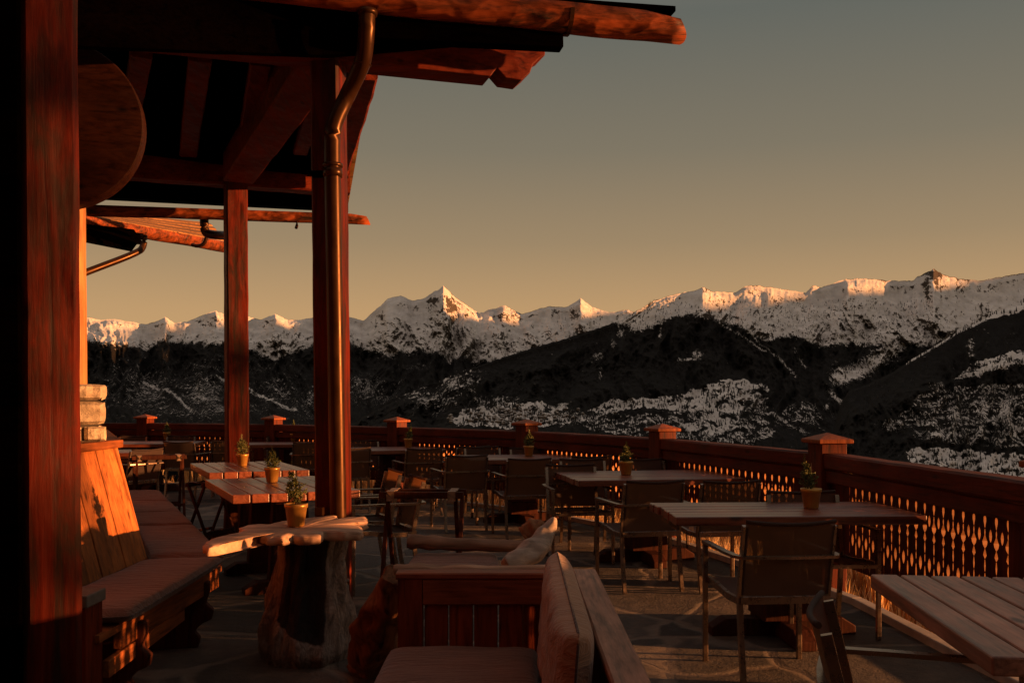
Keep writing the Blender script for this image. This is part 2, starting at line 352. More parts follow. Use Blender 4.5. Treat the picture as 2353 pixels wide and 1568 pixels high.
def piping(par, c4, nrm, r=.0045):
    p = [Vector(c) for c in c4]; nrm = Vector(nrm).normalized(); path = []
    for k in range(4):
        a, b, c = p[k], p[(k+1) % 4], p[(k+2) % 4]; d1, d2 = (b-a), (c-b); q0 = b-d1.normalized()*.035; q1 = b+d2.normalized()*.035; path += [a+d1.normalized()*.035, a.lerp(b, .5), q0]+[q0.lerp(b, .55).lerp(q1.lerp(b, .55), .5)]
    path.append(path[0]); mb = MB(); mb.tube(path, r, 6, caps=False); return mb.build('piping', M['piping'], par)
# ================================================================== SETTING: mountains
perm = np.random.RandomState(3).permutation(512); perm = np.concatenate([perm, perm, perm])
def perlin(x, y):
    xi = np.floor(x).astype(int); yi = np.floor(y).astype(int); xf = x-xi; yf = y-yi
    u = xf**3*(xf*(xf*6-15)+10); v = yf**3*(yf*(yf*6-15)+10)
    def g(a, b, dx, dy):
        h = perm[(perm[a & 511]+b) & 511]*(2*PI/512*7); return np.cos(h)*dx+np.sin(h)*dy
    n00 = g(xi, yi, xf, yf); n10 = g(xi+1, yi, xf-1, yf); n01 = g(xi, yi+1, xf, yf-1); n11 = g(xi+1, yi+1, xf-1, yf-1)
    return (n00*(1-u)+n10*u)*(1-v)+(n01*(1-u)+n11*u)*v*1.0
def fbm(x, y, o=5, ridged=False):
    s = np.zeros_like(x); a = 1.0; tot = 0
    for i in range(o):
        n = perlin(x*2**i+13.7*i, y*2**i+7.1*i)*1.4
        s += a*((1-2*np.abs(n)) if ridged else n); tot += a; a *= .5
    return s/tot
def pl(x, pts):
    return np.interp(x, [p[0] for p in pts], [p[1] for p in pts])
def poly_in(px, py, poly):
    c = np.zeros(px.shape, bool); n = len(poly)
    for i in range(n):
        x1, y1 = poly[i]; x2, y2 = poly[(i+1) % n]
        if y1 == y2: continue
        k = ((y1 > py) != (y2 > py)) & (px < (x2-x1)*(py-y1)/(y2-y1)+x1); c ^= k
    return c
def dist_line(px, py, pts):
    d = np.full(px.shape, 1e9)
    for (x1, y1), (x2, y2) in zip(pts, pts[1:]):
        t = np.clip(((px-x1)*(x2-x1)+(py-y1)*(y2-y1))/((x2-x1)**2+(y2-y1)**2), 0, 1)
        d = np.minimum(d, np.hypot(px-x1-t*(x2-x1), py-y1-t*(y2-y1)))
    return d
def ss(a, b, x):
    t = np.clip((x-a)/(b-a), 0, 1); return t*t*(3-2*t)
def grid_mesh(name, X, Y, Z, mat, attrs={}):
    r, c = X.shape; me = bpy.data.meshes.new(name); n = r*c
    me.vertices.add(n); me.vertices.foreach_set('co', np.stack([X, Y, Z], -1).astype(np.float32).ravel())
    i = np.arange(n).reshape(r, c); q = np.stack([i[:-1, :-1], i[:-1, 1:], i[1:, 1:], i[1:, :-1]], -1).reshape(-1, 4)
    me.loops.add(q.size); me.loops.foreach_set('vertex_index', q.ravel().astype(np.int32))
    me.polygons.add(len(q)); me.polygons.foreach_set('loop_start', np.arange(0, q.size, 4, dtype=np.int32))
    me.polygons.foreach_set('loop_total', np.full(len(q), 4, np.int32)) if False else None
    me.update(calc_edges=True); me.polygons.foreach_set('use_smooth', np.ones(len(q), bool))
    for k, a in attrs.items():
        at = me.attributes.new(k, 'FLOAT', 'POINT'); at.data.foreach_set('value', a.astype(np.float32).ravel())
    me.materials.append(mat); me.validate()
    o = bpy.data.objects.new(name, me); C.objects.link(o); return o
def range_layer(name, mat, ridge, x0, x1, dx, ybase, zr, zb, rows, spur, spur_px, seed, snow_fn, rock_fn, jag=2.5, bend=1.0, aretes=()):
    """a mountain flank: ridge line given by its survey profile, flank descending towards the valley with spurs and gullies"""
    xs = np.arange(x0, x1, dx); t = np.linspace(0, 1, rows)**1.15
    px, T = np.meshgrid(xs, t)
    yr = pl(px, ridge)+jag*(1+1.3*np.exp(-((px-1080)/110)**2)+1.2*np.exp(-((px-2145)/60)**2)+.8*np.exp(-((px-1640)/60)**2))*fbm(px/14+seed, px*0+seed, 5)-1.3*(fbm(px/9+seed*2, px*0+seed, 4, True)-.2); yb = pl(px, ybase) if isinstance(ybase, list) else ybase
    py = yr+(yb-yr)*T
    zrr = pl(px, zr) if isinstance(zr, list) else zr; zbb = pl(px, zb) if isinstance(zb, list) else zb
    D = zrr+(zbb-zrr)*T**bend
    w = .10*ss(0, .03, T)+.90*ss(.05, .30, T)
    wx = px+60*fbm(px/150+seed*3, py/150, 3)
    # spurs: push the flank nearer / further along the view depth and up / down
    rd = fbm(wx/spur+seed, T*1.6+seed, 6, True); fn = fbm(px/22+seed, py/22, 4, True)
    D = D*(1-.075*w*rd-.010*w*fn)
    for (cx_, wr_, a_) in aretes:           # buttresses falling from a summit, broad on the sunny western side
        u_ = (px-cx_-30*T+8*fbm(px*0+seed+cx_, T*9, 3)); D = D*(1-a_*ss(0, .06, T)*(1-ss(.2, .45, T))*np.where(u_ < 0, np.exp(-(u_/16)**2), np.clip(1-u_/wr_, 0, 1)))
    py2 = py-spur_px*w*(1-T*.3)*(rd-.2)-spur_px*.22*ss(0, .05, T)*fn
    X = (px-CX)/F*D; Z = H-(py2-HY)/F*D
    sn_, rk_ = snow_fn(px, py, T), rock_fn(px, py, T); ext = lambda A_, *rows_: np.vstack([A_]+[r_[None, :] for r_ in rows_])
    Zl = Z[-1]; f1, f2 = .93, .82      # foot of the flank, carried down to the valley floor
    return grid_mesh(name, ext(X, X[-1]*f1, X[-1]*f2), ext(D, D[-1]*f1, D[-1]*f2), ext(Z, (Zl-450)/2, np.full_like(Zl, -450)), mat, {'snowy': ext(sn_, sn_[-1], sn_[-1]), 'rocky': ext(rk_, rk_[-1], rk_[-1])}), (px, py2, D)
R1 = [(-1000, 690), (-820, 720), (-600, 676), (-450, 722), (-250, 700), (-80, 742), (30, 722), (100, 740), (150, 735), (195, 728), (230, 735), (262, 733), (290, 738), (335, 745), (360, 738), (380, 729), (400, 742), (430, 738), (470, 722), (497, 714), (515, 722), (560, 725), (600, 735), (632, 721), (660, 735), (690, 735), (725, 728), (738, 716), (760, 735), (800, 728), (835, 737), (860, 714), (893, 685), (920, 679), (945, 690), (975, 685), (1000, 668), (1018, 657), (1030, 668), (1045, 683), (1075, 703), (1100, 718), (1145, 706), (1160, 702), (1185, 716), (1200, 722), (1230, 712), (1260, 704), (1300, 706), (1322, 694), (1333, 684), (1345, 694), (1360, 705), (1400, 718), (1440, 712), (1470, 720), (1600, 730)]
F1 = [(100, 780), (190, 788), (240, 795), (300, 806), (340, 800), (380, 788), (420, 795), (480, 800), (520, 795), (580, 812), (630, 832), (690, 806), (730, 800), (800, 798), (830, 808), (900, 824), (960, 812), (1000, 818), (1080, 832), (1130, 838), (1180, 826), (1250, 806), (1600, 790)]
def snow1(px, py, T):
    s = ss(14, -14, py-pl(px, F1)-14*fbm(px/35, py/60+3, 3))*1.0
    for (cx, cy, rx, ry, a) in [(470, 910, 70, 60, .52), (340, 900, 90, 70, .46), (260, 905, 50, 70, .34), (640, 905, 60, 50, .44), (720, 930, 60, 45, .46), (850, 905, 70, 35, .5), (520, 850, 120, 20, .34), (820, 890, 22, 16, .6), (880, 820, 60, 12, .35), (960, 850, 50, 10, .3), (480, 950, 200, 25, .42)]:
        s = np.maximum(s, .66*a*np.exp(-((px-cx)/rx)**2-((py-cy)/ry)**2)*1.15)
    for ln in [[(500, 870), (560, 900), (600, 915), (680, 950)], [(330, 880), (390, 905), (440, 950)]]:
        s = np.maximum(s, .6*np.exp(-(dist_line(px, py, ln)/5)**2))
    return s
def rock1(px, py, T):
    r = .44+.0*px
    r += .35*np.exp(-((px-1040)/70)**2-((py-700)/28)**2)+.3*np.exp(-((px-1170)/40)**2-((py-725)/25)**2)+.25*np.exp(-((px-680)/60)**2-((py-775)/22)**2)
    r += .2*np.exp(-((px-1400)/60)**2-((py-760)/30)**2)-.2*np.exp(-((px-900)/50)**2-((py-710)/30)**2)
    r += .10*fbm(px/60, py/40+2, 3)
    return r
mat1 = mountmat('far_range_snow_rock_forest', 1000, .5, 1.9)
far, L1 = range_layer('mountain_range', mat1, R1, -1000, 1560, 2, [(100, 1010), (1560, 1000)], [(-1000, 6300), (150, 7400), (1450, 9800), (1560, 9900)], [(-1000, 3000), (150, 3200), (1560, 4000)], 190, 70, 17, 2.6, snow1, rock1, 2.0, 1.7, [(885, 75, .025), (1008, 180, .05), (1155, 60, .02), (632, 90, .025), (497, 60, .015), (380, 50, .015), (235, 70, .02), (1328, 90, .03)])
struct(far)
R2 = [(780, 985), (820, 965), (860, 940), (900, 917), (950, 897), (1000, 880), (1060, 852), (1130, 830), (1220, 800), (1300, 778), (1380, 752), (1430, 735), (1470, 710), (1500, 692), (1550, 676), (1595, 668), (1615, 660), (1640, 671), (1690, 672), (1708, 660), (1725, 655), (1760, 659), (1800, 665), (1850, 673), (1868, 655), (1885, 661), (1940, 642), (1990, 640), (2040, 645), (2095, 645), (2120, 630), (2145, 617), (2165, 631), (2200, 640), (2250, 645), (2300, 636), (2352, 627), (2420, 612), (2520, 590), (2700, 560), (2900, 600), (3100, 570)]
F2 = [(780, 700), (1350, 700), (1400, 735), (1440, 752), (1480, 764), (1510, 745), (1545, 730), (1580, 724), (1640, 736), (1690, 750), (1730, 778), (1765, 790), (1800, 776), (1850, 788), (1900, 798), (1960, 792), (2010, 800), (2060, 800), (2520, 800)]
def snow2(px, py, T):
    s = ss(12, -12, py-pl(px, F2)-12*fbm(px/30, py/50+9, 3))
    s = np.where(px < 1350, 0.0, s)
    k = lambda poly, a: np.where(poly_in(px+14*fbm(px/25, py/25, 3), py+10*fbm(px/25+5, py/25, 3), poly), a-.62*ss(.06, .22, fbm(px/24+2, py/11, 4)), 0)
    s = np.maximum(s, k([(1350, 947), (1400, 925), (1480, 920), (1560, 912), (1600, 897), (1680, 880), (1720, 880), (1770, 893), (1765, 902), (1722, 900), (1762, 922), (1745, 932), (1690, 925), (1720, 945), (1650, 955), (1560, 948), (1500, 940), (1440, 945), (1380, 957)], .95))
    s = np.maximum(s, k([(1040, 972), (1060, 950), (1110, 937), (1200, 930), (1310, 930), (1310, 944), (1265, 955), (1330, 975), (1200, 985), (1040, 985)], .78))
    s = np.maximum(s, k([(1330, 985), (1400, 960), (1560, 950), (1760, 930), (1780, 1010), (1700, 1030), (1400, 1000)], .50))
    s = np.maximum(s, k([(1560, 985), (1620, 955), (1690, 960), (1700, 985), (1620, 1010)], .72))
    for (cx, cy, rx, ry, a) in [(1060, 885, 50, 35, .50), (1000, 925, 60, 25, .42), (950, 900, 40, 30, .36), (1130, 930, 60, 15, .5), (1380, 860, 8, 25, .3), (1600, 820, 12, 14, .68), (1580, 830, 25, 5, .62), (1375, 820, 14, 9, .7), (1408, 795, 7, 10, .7), (1425, 768, 8, 10, .65), (1840, 960, 60, 30, .42), (1300, 965, 140, 15, .55), (1900, 940, 9, 9, .6)]:
        s = np.maximum(s, a*np.exp(-(np.abs((px-cx)/rx))**2.5-(np.abs((py-cy)/ry))**2.5)*1.1)
    for ln, w, a in [([(1925, 873), (1990, 848), (2060, 798), (2140, 745), (2200, 720)], 20, .95), ([(1905, 905), (1935, 930), (1955, 965), (1960, 990), (1958, 1010), (1950, 1045)], 7, .75), ([(1700, 750), (1740, 790), (1790, 830), (1830, 870)], 4, .56), ([(1520, 735), (1515, 775)], 4, .7), ([(1640, 735), (1700, 775), (1760, 815)], 4, .5), ([(1825, 810), (1850, 850)], 6, .5), ([(1730, 935), (1800, 970), (1850, 1000)], 6, .5)]:
        s = np.maximum(s, a*np.exp(-(dist_line(px, py, ln)/w)**2))
    return s
def rock2(px, py, T):
    r = .44+0*px
    r += 1.1*np.exp(-((px-2145)/28)**2-((py-632)/13)**2)+.35*np.exp(-((px-1620)/22)**2-((py-668)/8)**2)+.35*np.exp(-((px-1725)/40)**2-((py-662)/9)**2)
    r += .18*np.exp(-((px-1750)/160)**2-((py-725)/28)**2)+.2*np.exp(-((px-2010)/90)**2-((py-655)/12)**2)-.12*np.exp(-((px-1900)/120)**2-((py-735)/40)**2)
    r += .12*fbm(px/60+4, py/40, 3)
    return r
mat2 = mountmat('forested_mountain_snow_rock', 620, .5, 1.0)
big, L2 = range_layer('forested_mountain', mat2, R2, 780, 3100, 2, [(780, 1020), (1300, 1015), (1800, 1060), (2500, 1150)], [(780, 3300), (1430, 4600), (2100, 5600), (2500, 6100), (3100, 6600)], [(780, 2200), (2500, 2500)], 190, 95, 13, 5.0, snow2, rock2, 2.8, 1.5, [(1610, 90, .02), (1765, 60, .015), (1950, 110, .02), (2140, 90, .03)])
struct(big)
R4 = [(1880, 1060), (1910, 1000), (1930, 930), (1950, 897), (1990, 884), (2050, 855), (2100, 822), (2150, 793), (2200, 762), (2250, 738), (2300, 712), (2352, 690), (2440, 655), (2560, 600), (2800, 540), (3300, 500)]
def snow4(px, py, T):
    s = .9*ss(6, -4, py-pl(px, R4)-4) * (px > 2080)
    s = np.maximum(s, np.where(py < pl(px, [(2080, 0), (2150, 770), (2250, 738), (2352, 715), (2560, 690)])+10*fbm(px/20, py/30, 3), .8, 0))
    k = lambda poly, a: np.where(poly_in(px+14*fbm(px/25, py/25, 3), py+10*fbm(px/25+5, py/25, 3), poly), a-.62*ss(.06, .22, fbm(px/24+2, py/11, 4)), 0)
    s = np.maximum(s, k([(2190, 868), (2240, 838), (2300, 815), (2400, 800), (2560, 790), (2560, 830), (2400, 832), (2300, 852), (2230, 867)], .95))
    s = np.maximum(s, k([(2078, 1050), (2105, 1028), (2200, 1035), (2300, 1042), (2560, 1050), (2560, 1140), (2200, 1100), (2090, 1070)], .88))
    s = np.maximum(s, k([(2120, 905), (2200, 890), (2560, 870), (2560, 1040), (2200, 1025), (2110, 1000), (2060, 960)], .45))
    for (cx, cy, rx, ry, a) in [(2310, 950, 30, 50, .60), (2190, 960, 22, 50, .55), (2260, 930, 16, 45, .56), (2340, 990, 40, 30, .6), (2170, 1000, 60, 20, .52), (2060, 980, 40, 14, .5), (2150, 890, 20, 10, .5), (2230, 800, 10, 30, .5), (2320, 890, 60, 6, .58)]:
        s = np.maximum(s, a*np.exp(-(np.abs((px-cx)/rx))**2.5-(np.abs((py-cy)/ry))**2.5)*1.08)
    return s
mat4 = mountmat('near_slope_forest_snow', 360, .5, 1.0)
near, L4 = range_layer('forested_slope', mat4, R4, 1880, 3300, 2, [(1880, 1100), (2560, 1230)], [(1880, 2300), (2560, 3400)], [(1880, 1500), (2560, 1450)], 170, 80, 7, 8.0, snow4, lambda a, b, c: .22+0*a, 1.5)
struct(near)
# the unseen ridge to the west whose evening shadow fills the valley
q = np.linspace(900, 11000, 260); tt = np.linspace(-1, 1, 25); Q, TT = np.meshgrid(q, tt)
Tq = pl(Q, [(900, 900), (1500, 1150), (4000, 1200), (4952, 1285), (5233, 1320), (5575, 1325), (5936, 1335), (6189, 1420), (6600, 1550), (7057, 1740), (7650, 1755), (7987, 1680), (8543, 1710), (8835, 1640), (9173, 1670), (9593, 1735), (11000, 1850)])+45*fbm(Q/420, Q*0+.5, 5)
hh = -300+(Tq+300)*(1-np.abs(TT))**.9
west = Vector((SUN_AZ.x, SUN_AZ.y)); nn = Vector((-west.y, west.x))
S0 = 9500+TT*1200
struct(grid_mesh('western_ridge', S0*west.x+Q*nn.x, S0*west.y+Q*nn.y, hh, mat1, {'snowy': np.ones_like(Q), 'rocky': np.full_like(Q, .4)}))
# conifers standing on the slopes: uncountable, one mass per slope
def forest(name, L, snow, count, hmin, hmax, seed, region, pref):
    px, py, D = L; rs = np.random.RandomState(seed); s = snow(px, py, px)
    ok = np.argwhere((px > region[0]) & (px < region[2]) & (py > region[1]) & (py < region[3]))
    w = np.array([pref(s[i, j]) for i, j in ok]); w = w*np.array([1.0 if D[i, j] else 0 for i, j in ok])
    cl = np.clip(fbm(px/26+seed, py/14, 3)*2.2+.55, .03, 1); w *= np.array([cl[i, j] for i, j in ok]); w /= w.sum()
    idx = ok[rs.choice(len(ok), count, p=w)]
    V = []; Fc = []; n = 0; k = 5
    for (i, j) in idx:
        x = px[i, j]+rs.uniform(-1, 1); d = D[i, j]; X = (x-CX)/F*d; Z = H-(py[i, j]-HY)/F*d; h = rs.uniform(hmin, hmax)*d/2200*rs.uniform(.7, 1.1); r = h*rs.uniform(.16, .24)
        for (z0, z1, rr) in ((0, .62, 1), (.35, 1.0, .66)):
            a0 = rs.uniform(0, 6)
            for m in range(k):
                a = a0+2*PI*m/k; V.append((X+r*rr*math.cos(a)*rs.uniform(.7, 1.2), d+r*rr*math.sin(a), Z+h*z0-.4+h*.05*rs.uniform(-1, 1)))
            V.append((X, d, Z+h*z1))
            for m in range(k): Fc.append((n+m, n+(m+1) % k, n+k))
            n += k+1
    me = bpy.data.meshes.new(name); me.from_pydata(V, [], Fc); me.materials.append(M['conifer']); o = bpy.data.objects.new(name, me); C.objects.link(o)
    o['kind'] = 'stuff'; return o
edge = lambda s: .02 if s < .2 else (1.0 if s < .6 else .45)
tag(forest('conifer_forest', L2, snow2, 3200, 6, 11, 3, (1050, 870, 1960, 1050), edge), 'dark conifers dotted over the snowy meadows and village slope across the valley', 'forest')
tag(forest('conifer_forest', L2, snow2, 3800, 3.2, 6, 5, (1360, 690, 2140, 860), lambda s: .1 if s < .15 else (1.0 if s < .85 else .16)), 'dark conifers thinning out at the tree line below the snowy ridge', 'forest')
tag(forest('conifer_forest', L4, snow4, 2000, 7, 12, 4, (1930, 690, 2420, 1120), edge), 'dark conifers on the steep slope at the right edge', 'forest')
# village houses across the valley
hm = {}
def house_mesh():
    mb = MB(); mb.box((0, 0, 3), (9, 8, 6)); return mb
def roof_mesh():
    mb = MB(); mb.prism([(-5.2, 5.8), (5.2, 5.8), (0, 9)], (1, 0, 0), (0, 0, 1), (0, 1, 0), (0, -4.8, 0), 9.6); return mb
hw = plain('village_house_wall', (.10, .07, .05), .9, 0, .4, .2, 0); hr = plain('village_snowy_roof', (.45, .42, .40), .9, 0, .3, .2, 0)
px, py, D = L2; rs = random.Random(12); h0 = None; placed = 0
cells = [(x, y) for x, y in [(rs.gauss(1190, 62), rs.gauss(953, 9)) for _ in range(95)]+[(rs.gauss(1130, 60), rs.gauss(966, 4)) for _ in range(30)]+[(rs.uniform(1700, 1760), rs.uniform(895, 925)) for _ in range(10)]]
for x, y in cells:
    j = int((x-780)/2); i = int(np.argmin(np.abs(py[:, j]-y)))
    loc = Vector(((px[i, j]-CX)/F*D[i, j], D[i, j]-3, H-(py[i, j]-HY)/F*D[i, j]-1.5)); rz = rs.uniform(-.5, .5)
    lab = 'tiny dark village house with a snowy gable roof across the valley'
    if h0 is None:
        h0 = thing('village_house', lab, 'house', loc, rz, 'houses of the village across the valley')
        house_mesh().build('wall', hw, h0, world=False); roof_mesh().build('roof', hr, h0, world=False)
    else: dup(h0, loc, rz, lab)
# ================================================================== terrace ground
KERB = [(2.55, -6), (2.5, -2), (2.45, 2), (2.38, 4), (2.30, 5.06), (2.24, 6.33), (2.0, 7.35), (1.84, 7.75), (1.58, 8.7), (1.40, 9.3), (.85, 10.35), (.26, 11.34), (-.4, 12.05), (-1.14, 12.75), (-2.2, 13.5), (-3.4, 14.25), (-4.8, 14.9), (-6.2, 15.25), (-8.5, 15.6), (-11, 15.8)]
RAILP = [(2.72, -3.4), (2.66, -.85), (2.6, 1.7), (2.48, 4.3), (2.27, 6.9), (1.49, 9.5), (.18, 11.7), (-1.61, 13.4), (-3.71, 14.9), (-6.05, 15.8), (-8.6, 16.1), (-11.2, 16.2)]
mb = MB(); poly = KERB+[(-11, -6)]
n = len(poly); mb.add([(x, y, 0) for x, y in poly]+[(x, y, -.35) for x, y in poly], [tuple(range(n))]+[(i, (i+1) % n, n+(i+1) % n, n+i) for i in range(n)])
struct(mb.build('terrace_floor', M['paving']))
mb = MB()
for (a, b) in zip(KERB, KERB[1:]):
    a, b = Vector((*a, 0)), Vector((*b, 0)); d = (b-a).normalized(); nrm = Vector((d.y, -d.x, 0))
    mb.bar(a+nrm*.045+Vector((0, 0, .018)), b+nrm*.045+Vector((0, 0, .018)), .075, .05)
struct(mb.build('terrace_kerb', M['kerb'], bevel=.006))
# hillside: one sheet falling away from the terrace to the valley and out to the horizon
cen = Vector((-5, 5)); A = 360; ring = []
outl = [Vector(p) for p in [(x+.10*0, y) for x, y in KERB]+[(-11, -6)]]
for k in range(A):
    th = 2*PI*k/A; d = Vector((math.cos(th), math.sin(th))); best = 30
    for p, q_ in zip(outl, outl[1:]+outl[:1]):
        e = q_-p; den = d.x*e.y-d.y*e.x
        if abs(den) < 1e-9: continue
        w = p-cen; t_ = (w.x*e.y-w.y*e.x)/den; u_ = (w.x*d.y-w.y*d.x)/den
        if t_ > 0 and -1e-6 <= u_ <= 1+1e-6: best = min(best, t_)
    ring.append(best)
ds = np.concatenate([[-.8, .02], np.linspace(.2, 6, 24), np.geomspace(7, 14000, 60)])
th = np.arange(A+1)*2*PI/A; rk = np.array(ring+[ring[0]])
TH, DD = np.meshgrid(th, ds); RR = np.maximum(.2, rk[None, :]+DD)
GX = cen.x+RR*np.cos(TH); GY = cen.y+RR*np.sin(TH)
GZ = -.13-.30*np.clip(DD, 0, 1e9); GZ = np.maximum(GZ, -420-.0*GZ)+np.where(DD > .1, .05*fbm(GX/.5, GY/.5, 4)+.12*fbm(GX/2.3, GY/2.3, 3), 0)*np.clip(DD, 0, 1)+np.where(DD > 20, 3*fbm(GX/40, GY/40, 4), 0)
GZ = GZ+np.where(DD > .05, (1.5+1.0*fbm(GX/2.2, GY/2.2, 4))*np.exp(-((DD-6)/3.4)**2)*ss(6.5, 10.5, GY), 0); GZ = np.where(DD < 0, -.3, GZ)
struct(grid_mesh('hillside', GX, GY, GZ, M['hill'], {'grassy': ss(5.5, 9, GY)*ss(40, 14, DD)}))
mb = MB(); rs = random.Random(5)
for k in range(5200):
    i = rs.randrange(3, len(KERB)-3); a, b = Vector((*KERB[i], 0)), Vector((*KERB[i+1], 0)); t_ = rs.random(); d = (b-a).normalized(); nrm = Vector((d.y, -d.x, 0))
    far_ = i >= 8; e = rs.uniform(.2, 1.0) if k % 3 == 0 else rs.uniform(1.0, 4.2 if far_ else 3.0); p = a.lerp(b, t_)+nrm*e
    p.z = -.16-.30*e+(1.5*math.exp(-((e-6)/3.4)**2)*float(ss(6.5, 10.5, np.array(p.y))))
    if nz((p.x*.9, p.y*.9, 3)) < -.12: continue
    hgt = rs.uniform(.12, .34) if e < 1 else rs.uniform(.3, .62)+.30*e*(.75 if not far_ else .55)
    hgt = min(hgt, (.11 if i < 10 else .55)-p.z-rs.uniform(0, .15))
    if hgt < .06: continue
    for _ in range(5):
        an = rs.uniform(0, 6.28); le = Vector((math.cos(an), math.sin(an), 0))*hgt*rs.uniform(.1, .4); w = Vector((math.cos(an+1.57), math.sin(an+1.57), 0))*(.005 if e < 1 else .012)
        m_ = p+le*.4+Vector((0, 0, hgt*.65)); mb.add([p-w, p+w, m_+w*.8, m_-w*.8, p+le+Vector((0, 0, hgt))], [(0, 1, 2, 3), (3, 2, 4)])
o = mb.build('dry_grass', M['grass']); o['kind'] = 'stuff'; tag(o, 'dry orange grass and twigs sticking out of the snow below the railing', 'grass')
# ================================================================== balustrade
bal = thing('balustrade', 'red-brown timber balustrade with fretwork boards and capped posts around the terrace edge', 'railing', (2.3, 6.9, 0))
RT = .97
def gap(u):
    g = .0013
    for c_, hw_, m_ in ((.105, .055, .0085), (.215, .03, .004), (.30, .05, .016), (.405, .035, .011), (.50, .05, .005), (.60, .04, .0035), (.76, .08, .006), (.90, .06, .012)):
        if abs(u-c_) < hw_: g = max(g, m_*(math.cos((u-c_)/hw_*PI/2))**.8)
    return g
def hole(u):
    g = 0
    for c_, hw_, m_ in ((.235, .06, .009), (.66, .07, .012)):
        if abs(u-c_) < hw_: g = max(g, m_*math.cos((u-c_)/hw_*PI/2)**.8)
    return g
def board(mb, o, d, nrm, wd, z0, z1, cut, th=.026, flip=False):
    """one fretwork board; its edges and a central slot are sawn to a baluster outline"""
    K = 34 if cut else 1; up = Vector((0, 0, 1))
    hwid = wd/2
    for side in (-1, 1):
        vs = []; fs = []
        for k in range(K+1):
            u = k/K; z = z1+(z0-z1)*u; g = gap(u) if cut else .0013; hl = hole(u) if cut else 0
            xi, xo = side*1.35*hl, side*(hwid-1.45*g)
            for x, y in ((xi, -th/2), (xo, -th/2), (xo, th/2), (xi, th/2)): vs.append(o+d*x+nrm*y+up*z)
        for k in range(K):
            a = 4*k
            for j in range(4):
                if j == 3 and not (cut and (hole(k/K) > 0 or hole((k+1)/K) > 0)): continue
                if cut and j in (1, 3): mb.mi.add(len(mb.f)+len(fs))  # edge faces get the painted glint colour
                fs.append((a+j, a+(j+1) % 4, a+4+(j+1) % 4, a+4+j))
        fs += [(3, 2, 1, 0), (4*K, 4*K+1, 4*K+2, 4*K+3)]
        mb.add(vs, fs)
pts = [Vector((x, y, 0)) for x, y in RAILP]
for i, (a, b) in enumerate(zip(pts, pts[1:])):
    d = (b-a).normalized(); nrm = Vector((d.y, -d.x, 0)); L = (b-a).length; a2, b2 = a+d*.10, b-d*.10
    rz = math.atan2(d.y, d.x)
    def local_obj(name, mb_, mat, par, bev=0):      # built along local x so that the grain follows the rail
        o = mb_.build(name, mat, par, world=False, bevel=bev); o.location = a-bal.location; o.rotation_euler = (0, 0, rz); return o
    X = Vector((1, 0, 0)); Yn = Vector((0, -1, 0)); Lr = L-.2
    mb = MB(); timber(mb, (.10, .0, RT-.055), (L-.10, 0, RT-.055), .15, .11, 20, .004, .014, i+1); tr = local_obj('top_rail', mb, M['rail'], bal)
    mb = MB(); timber(mb, (.105, .035, RT-.160), (L-.105, .035, RT-.160), .045, .090, 16, .004, .008, i+20); local_obj('fascia_rail', mb, M['rail'], bal)
    mb = MB(); timber(mb, (.105, -.035, .27), (L-.105, -.035, .27), .04, .09, 12, .003, .008, i+40); local_obj('lower_rail', mb, M['rail'], bal)
    mb = MB(); nb = max(8, int(round(Lr/.1))); wd = Lr/nb
    for k in range(nb):
        board(mb, Vector((.10+wd*(k+.5), 0.0, 0)), X, Yn, wd, .21, .80, 3 <= k < nb-3)
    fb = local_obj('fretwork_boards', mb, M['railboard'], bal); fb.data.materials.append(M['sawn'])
for i, p in enumerate(pts):
    d = (pts[min(i+1, len(pts)-1)]-pts[max(0, i-1)]).normalized(); rz = math.atan2(d.y, d.x); R_ = Matrix.Rotation(rz, 3, 'Z')
    mb = MB(); mb.box((0, 0, .465), (.2, .2, 1.15)); po = mb.build('post', M['post'], bal, world=False, bevel=.008); po.location = p-bal.location; po.rotation_euler = (0, 0, rz)
    mb = MB(); c = .134
    mb.add([(-c, -c, 1.04), (c, -c, 1.04), (c, c, 1.04), (-c, c, 1.04), (-c, -c, 1.068), (c, -c, 1.068), (c, c, 1.068), (-c, c, 1.068), (0, 0, 1.115)], [(3, 2, 1, 0), (0, 1, 5, 4), (1, 2, 6, 5), (2, 3, 7, 6), (3, 0, 4, 7), (4, 5, 8), (5, 6, 8), (6, 7, 8), (7, 4, 8)])
    ca = mb.build('cap', M['cap'], po, world=False, bevel=.006)
# ================================================================== chalet porch
ch = thing('chalet', 'red timber chalet with porch pillars, hewn beams, log gutters and copper downpipes', 'building', (-1.1, 5.68, 0))
def zat(y, Z): return H-(y-HY)/F*Z
def two(mb, a, b, w, h, **k): return timber(mb, a, b, w, h, **k)
# near pillar with metal shoe
p1b, p1t = P(769, 1437, 5.72), P(754, 150, 5.72); p1b.z = .12
mb = MB(); timber(mb, p1b, p1t+Vector((0, 0, .05)), .175, .175, 22, .004, .014, 3, up=(-.15, -1, 0)); mb.build('pillar', M['pillar'], ch)
mb = MB(); mb.box(p1b+Vector((0, 0, -.06)), (.13, .13, .12)); mb.build('pillar_shoe', M['steel'], ch, bevel=.004)
# far pillar
p2b, p2t = P(545, 1222, 9.9), P(541, 428, 9.9); p2b.z = .0
mb = MB(); timber(mb, p2b, p2t+Vector((0, 0, .03)), .215, .2, 24, .006, .015, 9, up=(.45, -.89, 0)); mb.build('pillar', M['pillar'], ch)
